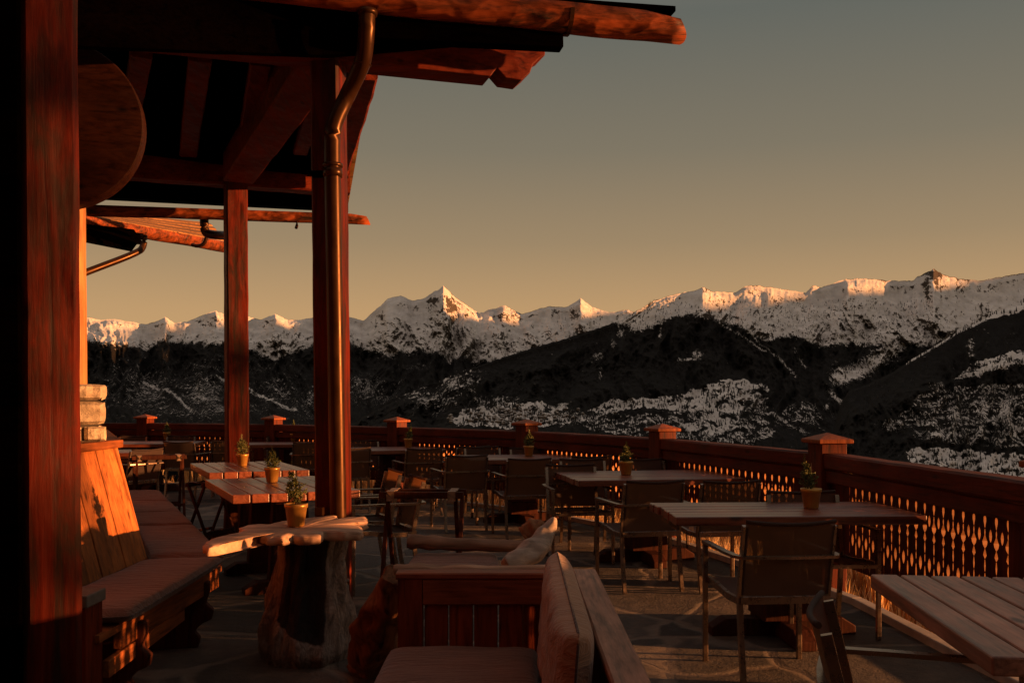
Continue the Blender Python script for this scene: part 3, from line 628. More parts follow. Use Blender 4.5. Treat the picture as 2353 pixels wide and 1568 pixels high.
# near eave beam with carved end, resting on the near pillar
ux = Vector((math.cos(math.radians(17)), math.sin(math.radians(17)), 0)); vx = Vector((ux.y, -ux.x, 0))
o1 = p1t+Vector((0, 0, 0)); Lh = .36
prof = [(-3.2, 0), (.98, 0), (1.02, .055), (1.075, .0), (1.18, -.005), (1.235, .045), (1.255, .10), (1.30, .145), (1.335, .165), (1.335, Lh), (-3.2, Lh)]
mb = MB(); mb.prism(prof, ux, (0, 0, 1), vx, o1-vx*.10, .2); mb.build('eave_beam', M['hewn_x'], ch, bevel=.006)
# far beam on the far pillar
a, b = P(60, 352, 9.25), P(800, 461, 10.35); a.z = b.z = p2t.z+.185
b2a, b2b = a, b
mb = MB(); timber(mb, a, b, .22, .37, 26, .008, .014, 5); mb.build('tie_beam', M['hewn_x'], ch)
# cross beam from the far beam to the near one
a, b = P(548, 392, 9.55), P(770, 120, 5.9); a.z = b.z = 3.66
mb = MB(); timber(mb, a, b, .30, .29, 16, .008, .014, 7); mb.build('cross_beam', M['hewn_y'], ch)
# rafters under the soffit
for (xa, ya, xb, yb, w, dz) in ((460, 120, 432, 345, .16, 3.80), (600, 130, 560, 350, .15, 3.80), (325, 110, 290, 330, .14, 3.80), (745, 150, 690, 340, .14, 3.80)):
    a, b = PZ(xa, ya, dz), PZ(xb, yb, dz); mb = MB(); timber(mb, a, b, w, .14, 14, .006, .012, xa); mb.build('rafter', M['hewn_y'], ch)
# verge rafter at the gable end
a, b = P(836, 150, 6.6), P(772, 395, 10.0); mb = MB(); timber(mb, a, b, .2, .22, 16, .01, .02, 77, wane=.02); mb.build('verge_rafter', M['hewn_y'], ch)
# soffits (roof undersides) : near eave, flat middle, far eave
def slab(name, pts4, th, mat, up=True):
    a = [Vector(p) for p in pts4]; mb = MB(); v = Vector((0, 0, th)); mb.add(a+[p+v for p in a], [(3, 2, 1, 0), (4, 5, 6, 7), (0, 1, 5, 4), (1, 2, 6, 5), (2, 3, 7, 6), (3, 0, 4, 7)]); return mb.build(name, mat, ch)
E1, E2 = P(330, -70, 5.55), P(1168, 84, 6.25); E1.z = E2.z = 3.74
ridgeL, ridgeR = Vector((-4.2, 6.6, 4.0)), P(868, 120, 7.05); ridgeR.z = 3.94
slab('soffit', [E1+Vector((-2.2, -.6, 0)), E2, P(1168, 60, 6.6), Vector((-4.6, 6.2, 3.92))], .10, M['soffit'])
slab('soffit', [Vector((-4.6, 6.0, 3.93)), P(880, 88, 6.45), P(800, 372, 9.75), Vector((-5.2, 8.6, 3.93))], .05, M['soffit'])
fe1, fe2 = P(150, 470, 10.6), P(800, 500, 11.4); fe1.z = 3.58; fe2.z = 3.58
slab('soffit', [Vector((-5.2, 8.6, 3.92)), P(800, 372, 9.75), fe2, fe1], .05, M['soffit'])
slab('roof', [E1+Vector((-2.4, -.75, .16)), P(1365, -22, 6.15), P(900, 40, 9.0)+Vector((0, 0, .6)), Vector((-4.8, 8.2, 4.9))], .06, M['shingle'])
slab('roof', [Vector((-4.8, 8.2, 4.88)), P(900, 40, 9.0)+Vector((0, 0, .58)), fe2+Vector((0, 0, .1)), fe1+Vector((-.2, 0, .1))], .06, M['shingle'])
# near-black eave boards added to stand for the shade behind the near gutter
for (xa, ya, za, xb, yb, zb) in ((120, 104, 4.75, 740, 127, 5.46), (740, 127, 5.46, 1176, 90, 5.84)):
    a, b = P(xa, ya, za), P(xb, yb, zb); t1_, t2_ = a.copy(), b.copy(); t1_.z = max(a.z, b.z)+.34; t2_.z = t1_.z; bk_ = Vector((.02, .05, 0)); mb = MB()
    mb.add([a, b, t2_, t1_, a+bk_, b+bk_, t2_+bk_, t1_+bk_], [(0, 1, 2, 3), (7, 6, 5, 4), (0, 4, 5, 1), (1, 5, 6, 2), (2, 6, 7, 3), (3, 7, 4, 0)]); mb.build('eave_shade_board', M['soffit'], ch)
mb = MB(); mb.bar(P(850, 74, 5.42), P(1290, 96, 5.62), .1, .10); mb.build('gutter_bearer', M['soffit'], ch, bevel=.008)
# log gutters: half logs with hollowed tops
def log_gutter(a, b, r, name='log_gutter', seed=0, cut=.35):
    a, b = Vector(a), Vector(b); n = 30; mb = MB(); L = (b-a).length
    angs = [PI+PI*j/12 for j in range(13)]
    def prof(i, t):
        end = max(0, (t*L-(L-cut))/cut) if cut else 0
        pr = [(r*1.02*math.cos(q)*(1+.10*nz((t*L*2.2, q*1.3, seed))), r*math.sin(q)*(1+.16*nz((t*L*1.6, q*1.5, seed+4)))) for q in angs]
        top = .28*r*(1-end*1.0)
        inner = [(r*.62*math.cos(q), r*.6*math.sin(q)+top) for q in reversed(angs)]
        rim0 = (-r, top); rim1 = (r, top)
        lo = -r*.55*end
        ptl = pr+[rim1]+inner+[rim0]
        return [(x, min(y, top+lo*0)) for x, y in ptl]
    mb.sweep([a.lerp(b, i/n) for i in range(n+1)], prof, smooth=True, caps=True)
    # slanted cut at the free end
    if cut:
        d = (b-a).normalized(); 
        for i, v in enumerate(mb.v):
            s_ = (v-a).dot(d)/L; dz = v.z-(a.z+(b.z-a.z)*s_)
            if s_ > .9: mb.v[i] = v-d*max(0, (dz+r)*.62)*((s_-.9)/.1)
    return mb.build(name, M['gutterlog'], ch)
M['gutterlog'] = wood('weathered_gutter_log', (.26, .055, .014), 'x', .6, .1, .7, .7, 0, .15, stain=1.0)
g1a, g1b = P(430, -58, 5.15), P(1573, 68, 5.72); g1b.z = zat(62, 5.72)
log_gutter(g1a, g1b, .106, seed=2, cut=.3)
mb = MB(); c = g1a.lerp(g1b, .745); dg = (g1b-g1a).normalized()
for k_ in range(1): mb.sweep([c-dg*.012, c+dg*.012], lambda i, t: [(.118*math.cos(PI+PI*j/10), .118*math.sin(PI+PI*j/10)-.005) for j in range(11)]+[(.110*math.cos(-PI*j/10), .110*math.sin(-PI*j/10)-.003) for j in range(11)], smooth=False)
mb.build('gutter_strap', M['copper'], ch)
mb = MB(); mb.bar(P(700, -30, 5.30), P(1545, 28, 5.70), .10, .03); mb.build('gutter_flashing', M['soffit'], ch)
g2a, g2b = P(200, 486, 10.55), P(850, 500, 11.35); g2a.z = zat(478, 10.55)
log_gutter(g2a, g2b, .085, seed=6, cut=.2)
mb = MB(); mb.tube([P(682, 505, 11.1), P(682, 518, 11.1), P(680, 524, 11.08)], .018, 8); mb.build('gutter_hook', M['copper'], ch)
# copper downpipe on the near pillar
path = [P(842, 24, 5.30), P(842, 70, 5.30), P(838, 118, 5.34), P(832, 148, 5.38), P(800, 215, 5.52), P(772, 272, 5.50), P(764, 300, 5.50), P(763, 340, 5.50), P(764, 420, 5.50), P(772, 900, 5.50), P(779, 1320, 5.50), P(780, 1452, 5.50)]
path[-1].z = 0.02
def smooth_path(p, n=3):
    for _ in range(n):
        q = [p[0]]
        for a, b in zip(p, p[1:]): q += [a.lerp(b, .25), a.lerp(b, .75)]
        p = q+[p[-1]]
    return p
mb = MB(); mb.tube(smooth_path(path, 2), .047, 16); dp = mb.build('downpipe', M['copper'], ch)
for (x, y, r, hh_) in ((764.5, 380, .056, .02), (764.5, 397, .054, .05), (779, 1335, .060, .025), (831, 150, .052, .008), (843, 30, .056, .03)):
    c = P(x, y, 5.50 if y > 200 else (5.38 if y > 100 else 5.30)); mb = MB(); mb.lathe([(.03, -hh_/2), (r, -hh_/2), (r*1.04, 0), (r, hh_/2), (.03, hh_/2)], c, 18); mb.build('pipe_collar', M['copper'], dp)
mb = MB(); mb.tube([P(779, 1340, 5.5), P(780, 1450, 5.5)], .056, 16); mb.build('standpipe', M['copper'], dp)
mb = MB(); c = P(755, 401, 5.60); mb.box(c+Vector((-.03, 0, 0)), (.14, .11, .02)); mb.build('pipe_bracket', M['soffit'], dp)
mb = MB(); c = P(734, 1174, 5.61); mb.box(c, (.05, .05, .05)); mb.build('pipe_bracket', M['copper'], dp, bevel=.006)
# big pillar close to the camera and the dark plank beside it
mb = MB(); a, b = P(117, 1750, 3.3), P(104, -90, 3.3); a.z = 0
mb.v = []; timber(mb, a, b, .185, .17, 26, .004, .022, 31, up=(.55, -.84, 0)); mb.build('pillar', M['pillar'], ch)
mb = MB(); a, b = P(20, 1750, 3.22), P(12, -90, 3.22); a.z = 0; timber(mb, a, b, .12, .1, 10, .003, .006, 35, up=(.1, -1, 0)); mb.build('door_frame', M['soffit'], ch)
# lit post standing on the stone pier behind the bench
a, b = P(152, 884, 5.3), P(146, 205, 5.3); mb = MB(); timber(mb, a, b, .19, .16, 16, .003, .01, 41, up=(.2, -1, 0)); mb.build('pillar', wood('pale_post_timber', (.46, .20, .07), 'z', .55, .2), ch)
# curved timber board hanging below the porch roof and its bright rim behind
def disc(c, r, th, mat, name, n=56, ax=Vector((1, 0, 0)), ay=Vector((0, 0, 1))):
    mb = MB(); az = ax.cross(ay); mb.prism([(r*math.cos(2*PI*k/n), r*math.sin(2*PI*k/n)) for k in range(n)], ax, ay, -az, c, th); return mb.build(name, mat, ch, bevel=.008)
ax = Vector((.97, .22, 0)).normalized()
disc(P(123, 280, 5.1), .452, .12, wood('round_board_timber', (.022, .0055, .0018), 'x', .5, .1), 'round_board', ax=ax)
# the body of the chalet: plank walls behind and left of the viewer, ceiling of the porch
def wallbox(nm, c, sz, mat): mb_ = MB(); mb_.box(c, sz); return mb_.build(nm, mat, ch)
wm = wood('chalet_wall_timber', (.10, .03, .010), 'x', .7, .3)
wallbox('wall', (-2.2, -3.4, 2.6), (10.4, 4.0, 5.4), wm); wallbox('wall', (-5.6, 1.4, 2.6), (3.6, 5.6, 5.4), wm)
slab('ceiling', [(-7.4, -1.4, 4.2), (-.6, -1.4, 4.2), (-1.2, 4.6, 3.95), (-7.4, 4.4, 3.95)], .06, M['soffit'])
# wing roof further left: shingled slope, log gutter, dark underside, pipes
def quad(name, pts4, mat, th=.04):
    return slab(name, pts4, th, mat)
w1, w2 = P(235, 512, 11.6), P(530, 566, 13.6)
mb = MB()
for k in range(5):
    f0 = k/5; lo0, lo1 = P(255, 508, 11.7), P(524, 556, 13.6); hi0, hi1 = P(240, 490, 13.4), P(480, 512, 15.2); lo0 = lo0+(lo0-lo1)*.9; hi0 = hi0+(hi0-hi1)*.9
    a, b = lo0.lerp(hi0, f0), lo1.lerp(hi1, f0); c_, d_ = lo1.lerp(hi1, f0+.22), lo0.lerp(hi0, f0+.22); e = Vector((0, 0, .012*1)); 
    mb.add([a+e*1.6, b+e*1.6, c_, d_, a, b], [(0, 1, 2, 3), (4, 5, 1, 0)])
mb.build('wing_roof', M['shingle'], ch)
log_gutter(w1+(w1-w2)*.9+Vector((0, -.05, .0)), w2, .10, seed=11, cut=0)
slab('wing_soffit', [P(120, 505, 10.9), P(300, 520, 11.9), P(330, 562, 11.9), P(190, 556, 10.9)], .02, M['soffit'])
slab('wing_soffit', [P(120, 515, 10.9), P(330, 540, 12.0), P(302, 578, 11.6), P(150, 548, 10.7)], .02, M['soffit'])
wallbox('wall', (-9.4, 12.3, 1.9), (4.2, 5.0, 3.8), wm)
mb = MB(); mb.tube(smooth_path([P(331, 540, 11.5), P(330, 566, 11.5), P(318, 580, 11.4), P(190, 628, 10.9), P(100, 664, 10.5)], 2), .040, 12); mb.build('downpipe', M['copper'], ch)
mb = MB(); mb.tube(smooth_path([P(469, 502, 11.0), P(469, 528, 11.0), P(477, 539, 11.0), P(520, 541, 10.9), P(548, 543, 10.2)], 2), .050, 12); mb.build('downpipe', M['copper'], ch)
mb = MB(); mb.tube(smooth_path([P(475, 541, 11.3), P(470, 560, 11.3), P(455, 566, 11.3), P(440, 562, 11.3)], 2), .022, 10); mb.build('gutter_hook', M['copper'], ch)
# stone pier
sp_ = thing('stone_pier', 'low rough fieldstone pier carrying a timber post behind the corner bench', 'pier', (-2.43, 5.28, 1.1))
mb = MB(); mb.box((-2.70, 5.78, 1.26), (.27, .26, .30)); pr = Matrix.Rotation(math.radians(30), 3, 'Z'); pc = Vector((-2.70, 5.78, 0)); ps = Vector((.265, -.50, 0)); mb.v = [pr @ (v-pc)+pc+ps for v in mb.v]; mb.build('core', M['mortar'], sp_)
rs = random.Random(4); mb = MB()
for face in range(2):
    for (x0, x1, z0, z1) in ((-.185, -.09, 1.345, 1.43), (-.08, .17, 1.35, 1.435), (-.06, .165, 1.215, 1.34), (-.185, -.07, 1.22, 1.335), (-.185, -.065, 1.126, 1.21), (-.055, .045, 1.126, 1.205), (.055, .168, 1.126, 1.205)):
        n_ = 7; vs = []; fs = []
        for j in range(n_+1):
            for i in range(n_+1):
                u, v = i/n_*2-1, j/n_*2-1; px_ = (x0+x1)/2+(x1-x0)/2*u*(1-.10*abs(v)**3*rs.uniform(.3, 1)); pz_ = (z0+z1)/2+(z1-z0)/2*v*(1-.12*abs(u)**3*rs.uniform(.3, 1))
                dd = (.034 if face == 0 else .02)*(1-max(abs(u), abs(v))**16)+.016*nz((px_*14, pz_*14, face*9), 1.0, x0*50)+rs.uniform(-.002, .002)
                vs.append(Vector((-2.70+px_, 5.645-dd, pz_)) if face == 0 else Vector((-2.565+dd, 5.79+px_*.85, pz_)))
        r_ = n_+1; fs = [(j*r_+i, j*r_+i+1, (j+1)*r_+i+1, (j+1)*r_+i) for j in range(n_) for i in range(n_)]; mb.add(vs, fs, False)
mb.v = [pr @ (v-pc)+pc+ps for v in mb.v]; mb.build('stones', M['stone'], sp_)
# ================================================================== corner bench with cushions
bn = thing('corner_bench', 'built-in timber corner bench with a high raked plank back below the stone pier', 'bench', (-1.9, 5, 0))
dv = Vector((-.42, .907, 0)).normalized(); dn = Vector((dv.y, -dv.x, 0))
A0 = Vector((-2.09, 5.50, 0))
mb = MB()
def raked(mb, p0, p1, nin, n, z0=.44, z1=1.08, lean=.17, th=.03):
    d = (p1-p0)/n
    for k in range(n):
        a = p0+d*(k+.02)+Vector((0, 0, z0)); b = p0+d*(k+.98)+Vector((0, 0, z0)); off = -nin*lean+Vector((0, 0, z1-z0)); t_ = -nin*th
        jig = nin*random.uniform(-.004, .004); a += jig; b += jig
        mb.add([a, b, b+off, a+off, a+t_, b+t_, b+off+t_, a+off+t_], [(0, 1, 2, 3), (7, 6, 5, 4), (0, 4, 5, 1), (1, 5, 6, 2), (2, 6, 7, 3), (3, 7, 4, 0)])
raked(mb, Vector((-2.09, 3.85, 0)), A0, Vector((1, 0, 0)), 11); mb.build('backrest', M['bench'], bn, bevel=.004)
mb = MB(); raked(mb, A0, A0+dv*5.2, dn, 30); mb.build('backrest', M['bench'], bn, bevel=.004)
mb = MB(); mb.bar(Vector((-2.30, 3.8, 1.10)), Vector((-2.30, 5.50, 1.10)), .14, .045); q0 = A0-dn*.21; mb.build('back_cap', M['benchx'], bn, bevel=.006)
mb = MB(); mb.bar(Vector((-2.31, 5.47, 1.097)), Vector((-2.31, 5.47, 1.097))+dv*5.3, .15, .045); mb.build('back_cap', M['benchx'], bn, bevel=.006)
mb = MB(); mb.add([(-2.09, 3.9, .36), (-1.68, 3.9, .36), (-1.68, 5.55, .36), (-2.09, 5.5, .36), (-2.09, 3.9, .39), (-1.68, 3.9, .39), (-1.68, 5.55, .39), (-2.09, 5.5, .39)], [(3, 2, 1, 0), (4, 5, 6, 7), (0, 1, 5, 4), (1, 2, 6, 5), (2, 3, 7, 6), (3, 0, 4, 7)])
q1 = Vector((-1.68, 5.55, 0)); e1 = A0+dv*5; e2 = q1+dv*5
mb.add([(*A0.xy, .361), (*q1.xy, .361), (*e2.xy, .361), (*e1.xy, .361), (*A0.xy, .389), (*q1.xy, .389), (*e2.xy, .389), (*e1.xy, .389)], [(3, 2, 1, 0), (4, 5, 6, 7), (0, 1, 5, 4), (1, 2, 6, 5), (2, 3, 7, 6), (3, 0, 4, 7)])
mb.build('seat_board', M['benchx'], bn)
mb = MB(); mb.bar((-1.70, 4.12, .32), (-1.70, 5.5, .32), .035, .085); mb.bar((-1.705, 4.02, .22), (-1.705, 4.95, .25), .03, .075); mb.build('seat_apron', M['benchx'], bn, bevel=.005)
mb = MB(); mb.bar(q1+dv*.02-dn*.03+Vector((0, 0, .32)), q1+dv*5-dn*.03+Vector((0, 0, .32)), .035, .085); mb.build('seat_apron', M['benchx'], bn, bevel=.005)
for (cx_, cy_, rz) in ((-1.83, 4.3, 0), (-1.83, 5.2, 0.2), (-2.4, 6.8, .4), (-3.0, 8.2, .4)):
    # scroll-sawn bench leg
    outl_ = [(-.2, 0), (.12, 0), (.13, .05), (.10, .09), (.14, .13), (.19, .15), (.20, .20), (.16, .24), (.18, .30), (.18, .355), (-.2, .355)]
    mb = MB(); c_, s_ = math.cos(rz), math.sin(rz); mb.prism(outl_, (c_, s_, 0), (0, 0, 1), (-s_, c_, 0), (cx_, cy_, 0), .06); mb.build('leg', M['leg'], bn, bevel=.008)
mb = MB(); mb.box((-1.80, 3.9, .26), (.20, .16, .52)); ar = mb.build('end_post', M['beam_z'], bn, bevel=.006)
mb = MB(); mb.box((-1.80, 3.9, .545), (.22, .18, .05)); mb.build('end_cap', plain('greyed_timber_cap', (.12, .09, .07), .8, 0, .3, 30, .3), ar, bevel=.006)
cush = [([(-2.07, 3.98, .43), (-1.62, 4.06, .43), (-1.66, 5.53, .43), (-2.08, 5.46, .43)], 'wide brown seat cushion nearest the viewer on the corner bench')]
def seg(t0, t1):
    a_, b_ = A0-dn*(-.01), q1+dn*.02
    return [(*(a_+dv*t0).xy, .43), (*(b_+dv*(t0+.0)).xy, .43), (*(b_+dv*t1).xy, .43), (*(a_+dv*t1).xy, .43)]
for t0, t1, l in ((.05, 1.5, 'brown bench cushion just past the corner of the bench, behind the widest one'), (1.51, 2.35, 'brown bench cushion third along the corner bench with a thin bright edge line'), (2.36, 3.3, 'brown bench cushion fourth along, second from the far end of the bench'), (3.31, 4.4, 'small looking brown bench cushion at the far end of the corner bench')):
    cush.append((seg(t0, t1), l))
for k, (c4, lab) in enumerate(cush):
    o = cushion_mesh(c4, (0, 0, 1), .085, 30, .8, .006, k).build('seat_cushion', M['cushion']); tag(o, lab, 'cushion', 'cushions along the corner bench'); piping(o, c4, (0, 0, 1))
# ================================================================== potted conifers
pots = []; pot_n = 0
def potted(loc, label, rz=0):
    global pot_n
    pot_n += 1
    if len(pots) < 4:
        vi = len(pots)
        t = thing('potted_conifer', label, 'potted plant', loc, rz, 'golden pots with a dwarf conifer on the tables')
        mb = MB(); mb.lathe([(0, 0), (.040, 0), (.042, .004), (.055, .092), (.059, .094), (.060, .114), (.056, .115), (.053, .098), (.0, .094)], (0, 0, 0), 26); mb.build('pot', M['pot'], t, world=False)
        mb = MB(); mb.lathe([(0, .104), (.025, .107), (.054, .097)], (0, 0, 0), 16); mb.build('soil', M['soil'], t, world=False)
        mb = MB(); rs = random.Random(8+vi); hh_ = (.20, .155, .175, .185)[vi]; lean_ = Vector((.02, 0, 0))*(vi-1.2)
        for k in range(84):
            f_ = rs.random(); z0 = .10+hh_*.82*f_; an = rs.uniform(0, 6.28); R_ = (.062, .056, .068, .058)[vi]*(1-f_)**(1.0, .8, .9, 1.1)[vi]*rs.uniform(.45, 1.15)+.008
            b0 = Vector((0, 0, z0))+lean_*f_; tip = b0+Vector((math.cos(an)*R_, math.sin(an)*R_, R_*rs.uniform(.25, .9)+.008)); n_ = 9+int(R_*260)
            for q in range(n_):
                t_ = rs.uniform(.2, 1.0); p = b0.lerp(tip, t_); ax_ = (tip-b0).normalized(); d = (ax_*rs.uniform(.3, 1.0)+Vector((rs.gauss(0, .6), rs.gauss(0, .6), rs.gauss(0, .5)))).normalized(); s_ = d.cross(Vector((rs.gauss(0, 1), rs.gauss(0, 1), rs.gauss(0, 1)))).normalized(); L_ = rs.uniform(.010, .020)
                mb.add([p-s_*.0013, p+s_*.0013, p+d*L_*.6+s_*.0022, p+d*L_, p+d*L_*.6-s_*.0022], [(0, 1, 2, 3, 4)])
        for k in range(40):
            p = Vector((rs.gauss(0, .003), rs.gauss(0, .003), .10+hh_*rs.uniform(.75, 1.12)))+lean_; d = Vector((rs.gauss(0, .35), rs.gauss(0, .35), 1)).normalized(); s_ = d.cross(Vector((1, .3, 0))).normalized()
            mb.add([p-s_*.0015, p+s_*.0015, p+d*.017], [(0, 1, 2)])
        mb.build('foliage', M['leaf'], t, world=False)
        mb = MB(); mb.tube([(0, 0, .09), (0, 0, .105+hh_*.85)], lambda t: .004*(1-t)+.001, 6); mb.build('stem', M['soil'], t, world=False)
        pots.append(t); return t
    return dup(pots[pot_n % 4], loc, rz, label)
potted(PZ(680, 1207, .705), 'golden pot with a green conifer on the pale root-slab stump table')
potted(PZ(625, 1107, .722), 'brightly lit golden conifer pot on the plank table cut off by the downpipe pillar', 1.0)
potted(PZ(556.5, 1069.7, .722), 'brightly lit golden pot with a conifer in front of the far porch pillar', 2.2)
potted(PZ(1863, 1166, .722), 'potted conifer on the plank table nearest the right-hand railing', 3.0)
potted(PZ(1438, 1090, .722), 'potted conifer on the second plank table from the right along the railing', 4.0)
potted(PZ(1214.5, 1047, .722), 'potted conifer on the plank table in the middle, in front of an unlit railing post', 5.0)
potted(PZ(938, 1026.5, .722), 'potted conifer on the railing table just right of the downpipe pillar', .6)
potted(PZ(675, 1012.5, .722), 'small potted conifer on the far table between the two porch pillars', 1.7)
potted(PZ(383, 1009, .722), 'small potted conifer on the farthest table left of the porch pillars', 2.9)
# ================================================================== tables
def table_top(L, Wd, n, th=.05, along='x'):
    mb = MB(); w = Wd/n
    for k in range(n):
        j = random.uniform(-.012, .012)
        if along == 'x': mb.box((j, -Wd/2+w*(k+.5), .72-th/2+random.uniform(-.0015, .0015)), (L, w-.009, th))
        else: mb.box((-L/2+(L/n)*(k+.5), j, .72-th/2+random.uniform(-.0015, .0015)), (L/n-.010, Wd, th))
    return mb
def pedestal():
    mb = MB(); z = .10
    for w, h_ in ((.30, .13), (.275, .05), (.25, .05), (.225, .05), (.20, .06)): mb.box((0, 0, z+h_/2), (w, w, h_-.004)); z += h_
    mb.box((0, 0, (z+.64)/2), (.17, .17, .64-z)); return mb
def railing_table(loc, rz, L, Wd, label):
    t = thing('plank_table', label, 'table', loc, rz, 'plank tables on stepped pedestals along the railing')
    table_top(L, Wd, 6).build('tabletop', M['table'], t, world=False, bevel=.006)
    pedestal().build('pedestal', M['leg'], t, world=False, bevel=.005)
    for s in (0, 1):
        mb = MB(); prof_ = [(-.42, 0), (.42, 0), (.42, .05), (.34, .10), (-.34, .10), (-.42, .05)]
        if s: mb.prism(prof_, (0, 1, 0), (0, 0, 1), (1, 0, 0), (-.055, 0, .002), .11)
        else: mb.prism(prof_, (1, 0, 0), (0, 0, 1), (0, 1, 0), (0, -.055, .0), .11)
        mb.build('foot', M['leg'], t, world=False, bevel=.006)
    mb = MB(); mb.box((0, 0, .652), (L*.55, .12, .035)); mb.box((0, 0, .6525), (.12, Wd*.8, .033)); mb.build('bearer', M['leg'], t, world=False)
    return t
railing_table((1.56, 5.55, 0), math.radians(3), 1.38, .74, 'long red-brown plank table nearest the right-hand railing, one armchair in front of it')
railing_table((1.12, 8.08, 0), math.radians(9.5), 1.38, .95, 'plank table second from the right along the railing, before the lit post cap')
railing_table((.10, 10.62, 0), math.radians(14), 1.30, .95, 'plank table in the middle of the railing row, right behind the luggage-rack stand')
railing_table((-1.62, 12.45, 0), math.radians(24), 1.30, .9, 'plank table along the railing just right of the downpipe pillar')
railing_table((-3.25, 14.0, 0), math.radians(12), 1.25, .85, 'far plank table seen between the two porch pillars')
railing_table((-5.35, 14.2, 0), math.radians(8), 1.4, .95, 'farthest plank table left of the porch pillars, before the lit left post cap')
railing_table((-5.05, 11.75, 0), math.radians(10), 1.2, .85, 'plank table half hidden behind the raked bench back at far left')
def bench_table(loc, rz, label, n=7):
    t = thing('plank_table', label, 'table', loc, rz, 'plank tables with slab legs beside the corner bench')
    table_top(.88, 1.38, n, .06, 'y').build('tabletop', M['tabley'], t, world=False, bevel=.006)
    for s in (-1, 1):
        mb = MB(); mb.prism([(-.15, .08), (.15, .08), (.12, .66), (-.12, .66)], (1, 0, 0), (0, 0, 1), (0, 1, 0), (0, s*.42-.05, 0), .10); lg = mb.build('leg', M['leg'], t, world=False, bevel=.008)
        mb = MB(); mb.prism([(-.32, 0), (.32, 0), (.32, .04), (.24, .085), (-.24, .085), (-.32, .04)], (1, 0, 0), (0, 0, 1), (0, 1, 0), (0, s*.42-.06, 0), .12); mb.build('foot', M['leg'], lg, world=False, bevel=.006)
    mb = MB(); mb.box((0, 0, .30), (.06, .74, .10)); mb.build('stretcher', M['leg'], t, world=False, bevel=.005)
    return t
bench_table((-1.755, 7.17, 0), math.radians(25), 'glossy plank table close to the corner bench, partly behind the downpipe pillar')
bench_table((-2.52, 9.10, 0), math.radians(25), 'glossy plank table just in front of the far porch pillar, with a brightly lit pot')
t = thing('plank_table', 'weathered greyish plank table cut off at the lower right corner of the view', 'table', (1.70, 2.86, 0), math.radians(-6.0))
mb = MB()
for k in range(9): mb.box((-.47+.1045*(k+.5), 0, .695+random.uniform(-.001, .001)), (.094, 1.12, .05))
mb.build('tabletop', M['greytable'], t, world=False, bevel=.006)
pedestal().build('pedestal', M['leg'], t, world=False, bevel=.005)
for s in (0, 1):
    mb = MB(); mb.box((0, 0, .05+.002*s), (.8, .11, .1) if s else (.11, .8, .1)); mb.build('foot', M['leg'], t, world=False, bevel=.006)
mb = MB(); mb.box((0, 0, .655), (.7, .12, .035)); mb.build('bearer', M['leg'], t, world=False)
# ================================================================== armchairs
ch0 = None
GR = 'mesh armchairs around the terrace tables'
def armchair(loc, rz, label):
    global ch0
    if ch0 is not None: return dup(ch0, loc, rz, label)
    t = thing('mesh_armchair', label, 'armchair', loc, rz, GR)
    S = M['steel']; q = .024
    def up_(sx, z):        # back upright centre line
        y = -.215-.085*max(0, (z-.42)/.38)**1.1 if z >= .42 else -.215-.06*((.42-z)/.42)**1.6
        return Vector((sx*(.213+.0*z), y, z))
    for sx in (-1, 1):
        mb = MB(); mb.box((sx*.25, .225, .305), (q, q, .61)); mb.build('front_leg', S, t, world=False, bevel=.002)
        mb = MB(); zs = [0, .08, .16, .24, .32, .42, .5, .58, .66, .72, .765]; mb.sweep([up_(sx, z) for z in zs], lambda i, t_: [(-.012, -.014), (.012, -.014), (.012, .014), (-.012, .014)], smooth=False, up=(0, 1, 0)); mb.build('rear_leg', S, t, world=False)
    mb = MB(); y_b = up_(1, .62).y-.02
    loop = [(-.25, .238, .617), (-.25, .05, .617), (-.25, -.13, .617), (-.243, y_b+.03, .617), (-.225, y_b-.012, .617), (-.12, y_b-.022, .617), (0, y_b-.026, .617), (.12, y_b-.022, .617), (.225, y_b-.012, .617), (.243, y_b+.03, .617), (.25, -.13, .617), (.25, .05, .617), (.25, .238, .617)]
    mb.sweep(loop, lambda i, t_: [(-.017, -.007), (.017, -.007), (.017, .007), (-.017, .007)], smooth=False); mb.build('arm_loop', S, t, world=False)
    mb = MB()
    for sx in (-1, 1): mb.sweep([(sx*.235, .225, .425), (sx*.232, .1, .42), (sx*.225, -.08, .40), (sx*.215, -.215, .40)], lambda i, t_: [(-.010, -.016), (.010, -.016), (.010, .016), (-.010, .016)], smooth=False)
    mb.bar((-.245, .225, .415), (.245, .225, .415), .022, .022); mb.bar((-.215, -.232, .405), (.215, -.232, .405), .018, .034); mb.build('seat_frame', S, t, world=False)
    def grid(fn, nu, nv, th):
        vs = [fn(i/nu, j/nv) for j in range(nv+1) for i in range(nu+1)]; r_ = nu+1
        return MB().add(vs, [(j*r_+i, j*r_+i+1, (j+1)*r_+i+1, (j+1)*r_+i) for j in range(nv) for i in range(nu)], True)
    grid(lambda u, v: Vector(((u-.5)*.445, .225-.43*v, .432-.03*v-.022*math.sin(PI*u)*math.sin(PI*min(1, v*1.05)))), 10, 10, 0).build('seat_sling', M['sling'], t, world=False)
    def bk(u, v):
        z = .43+.352*v; p = up_(1, z); return Vector(((u-.5)*.43, p.y-.014-.028*math.sin(PI*u), z-.012*math.sin(PI*u)*v))
    grid(bk, 10, 10, 0).build('backrest_sling', M['sling'], t, world=False)
    mb = MB(); mb.tube([bk(i/10, 1.0)+Vector((0, 0, .004)) for i in range(11)], .009, 8); mb.build('top_hem', M['sling'], t, world=False)
    ch0 = t; return t
D2 = math.radians
armchair((1.27, 4.76, 0), D2(5), 'dark mesh armchair seen from behind, nearest one, with sunlit panels on its back')
armchair((1.80, 5.60, 0), D2(183), 'dark mesh armchair tucked under the far right side of the nearest railing table')
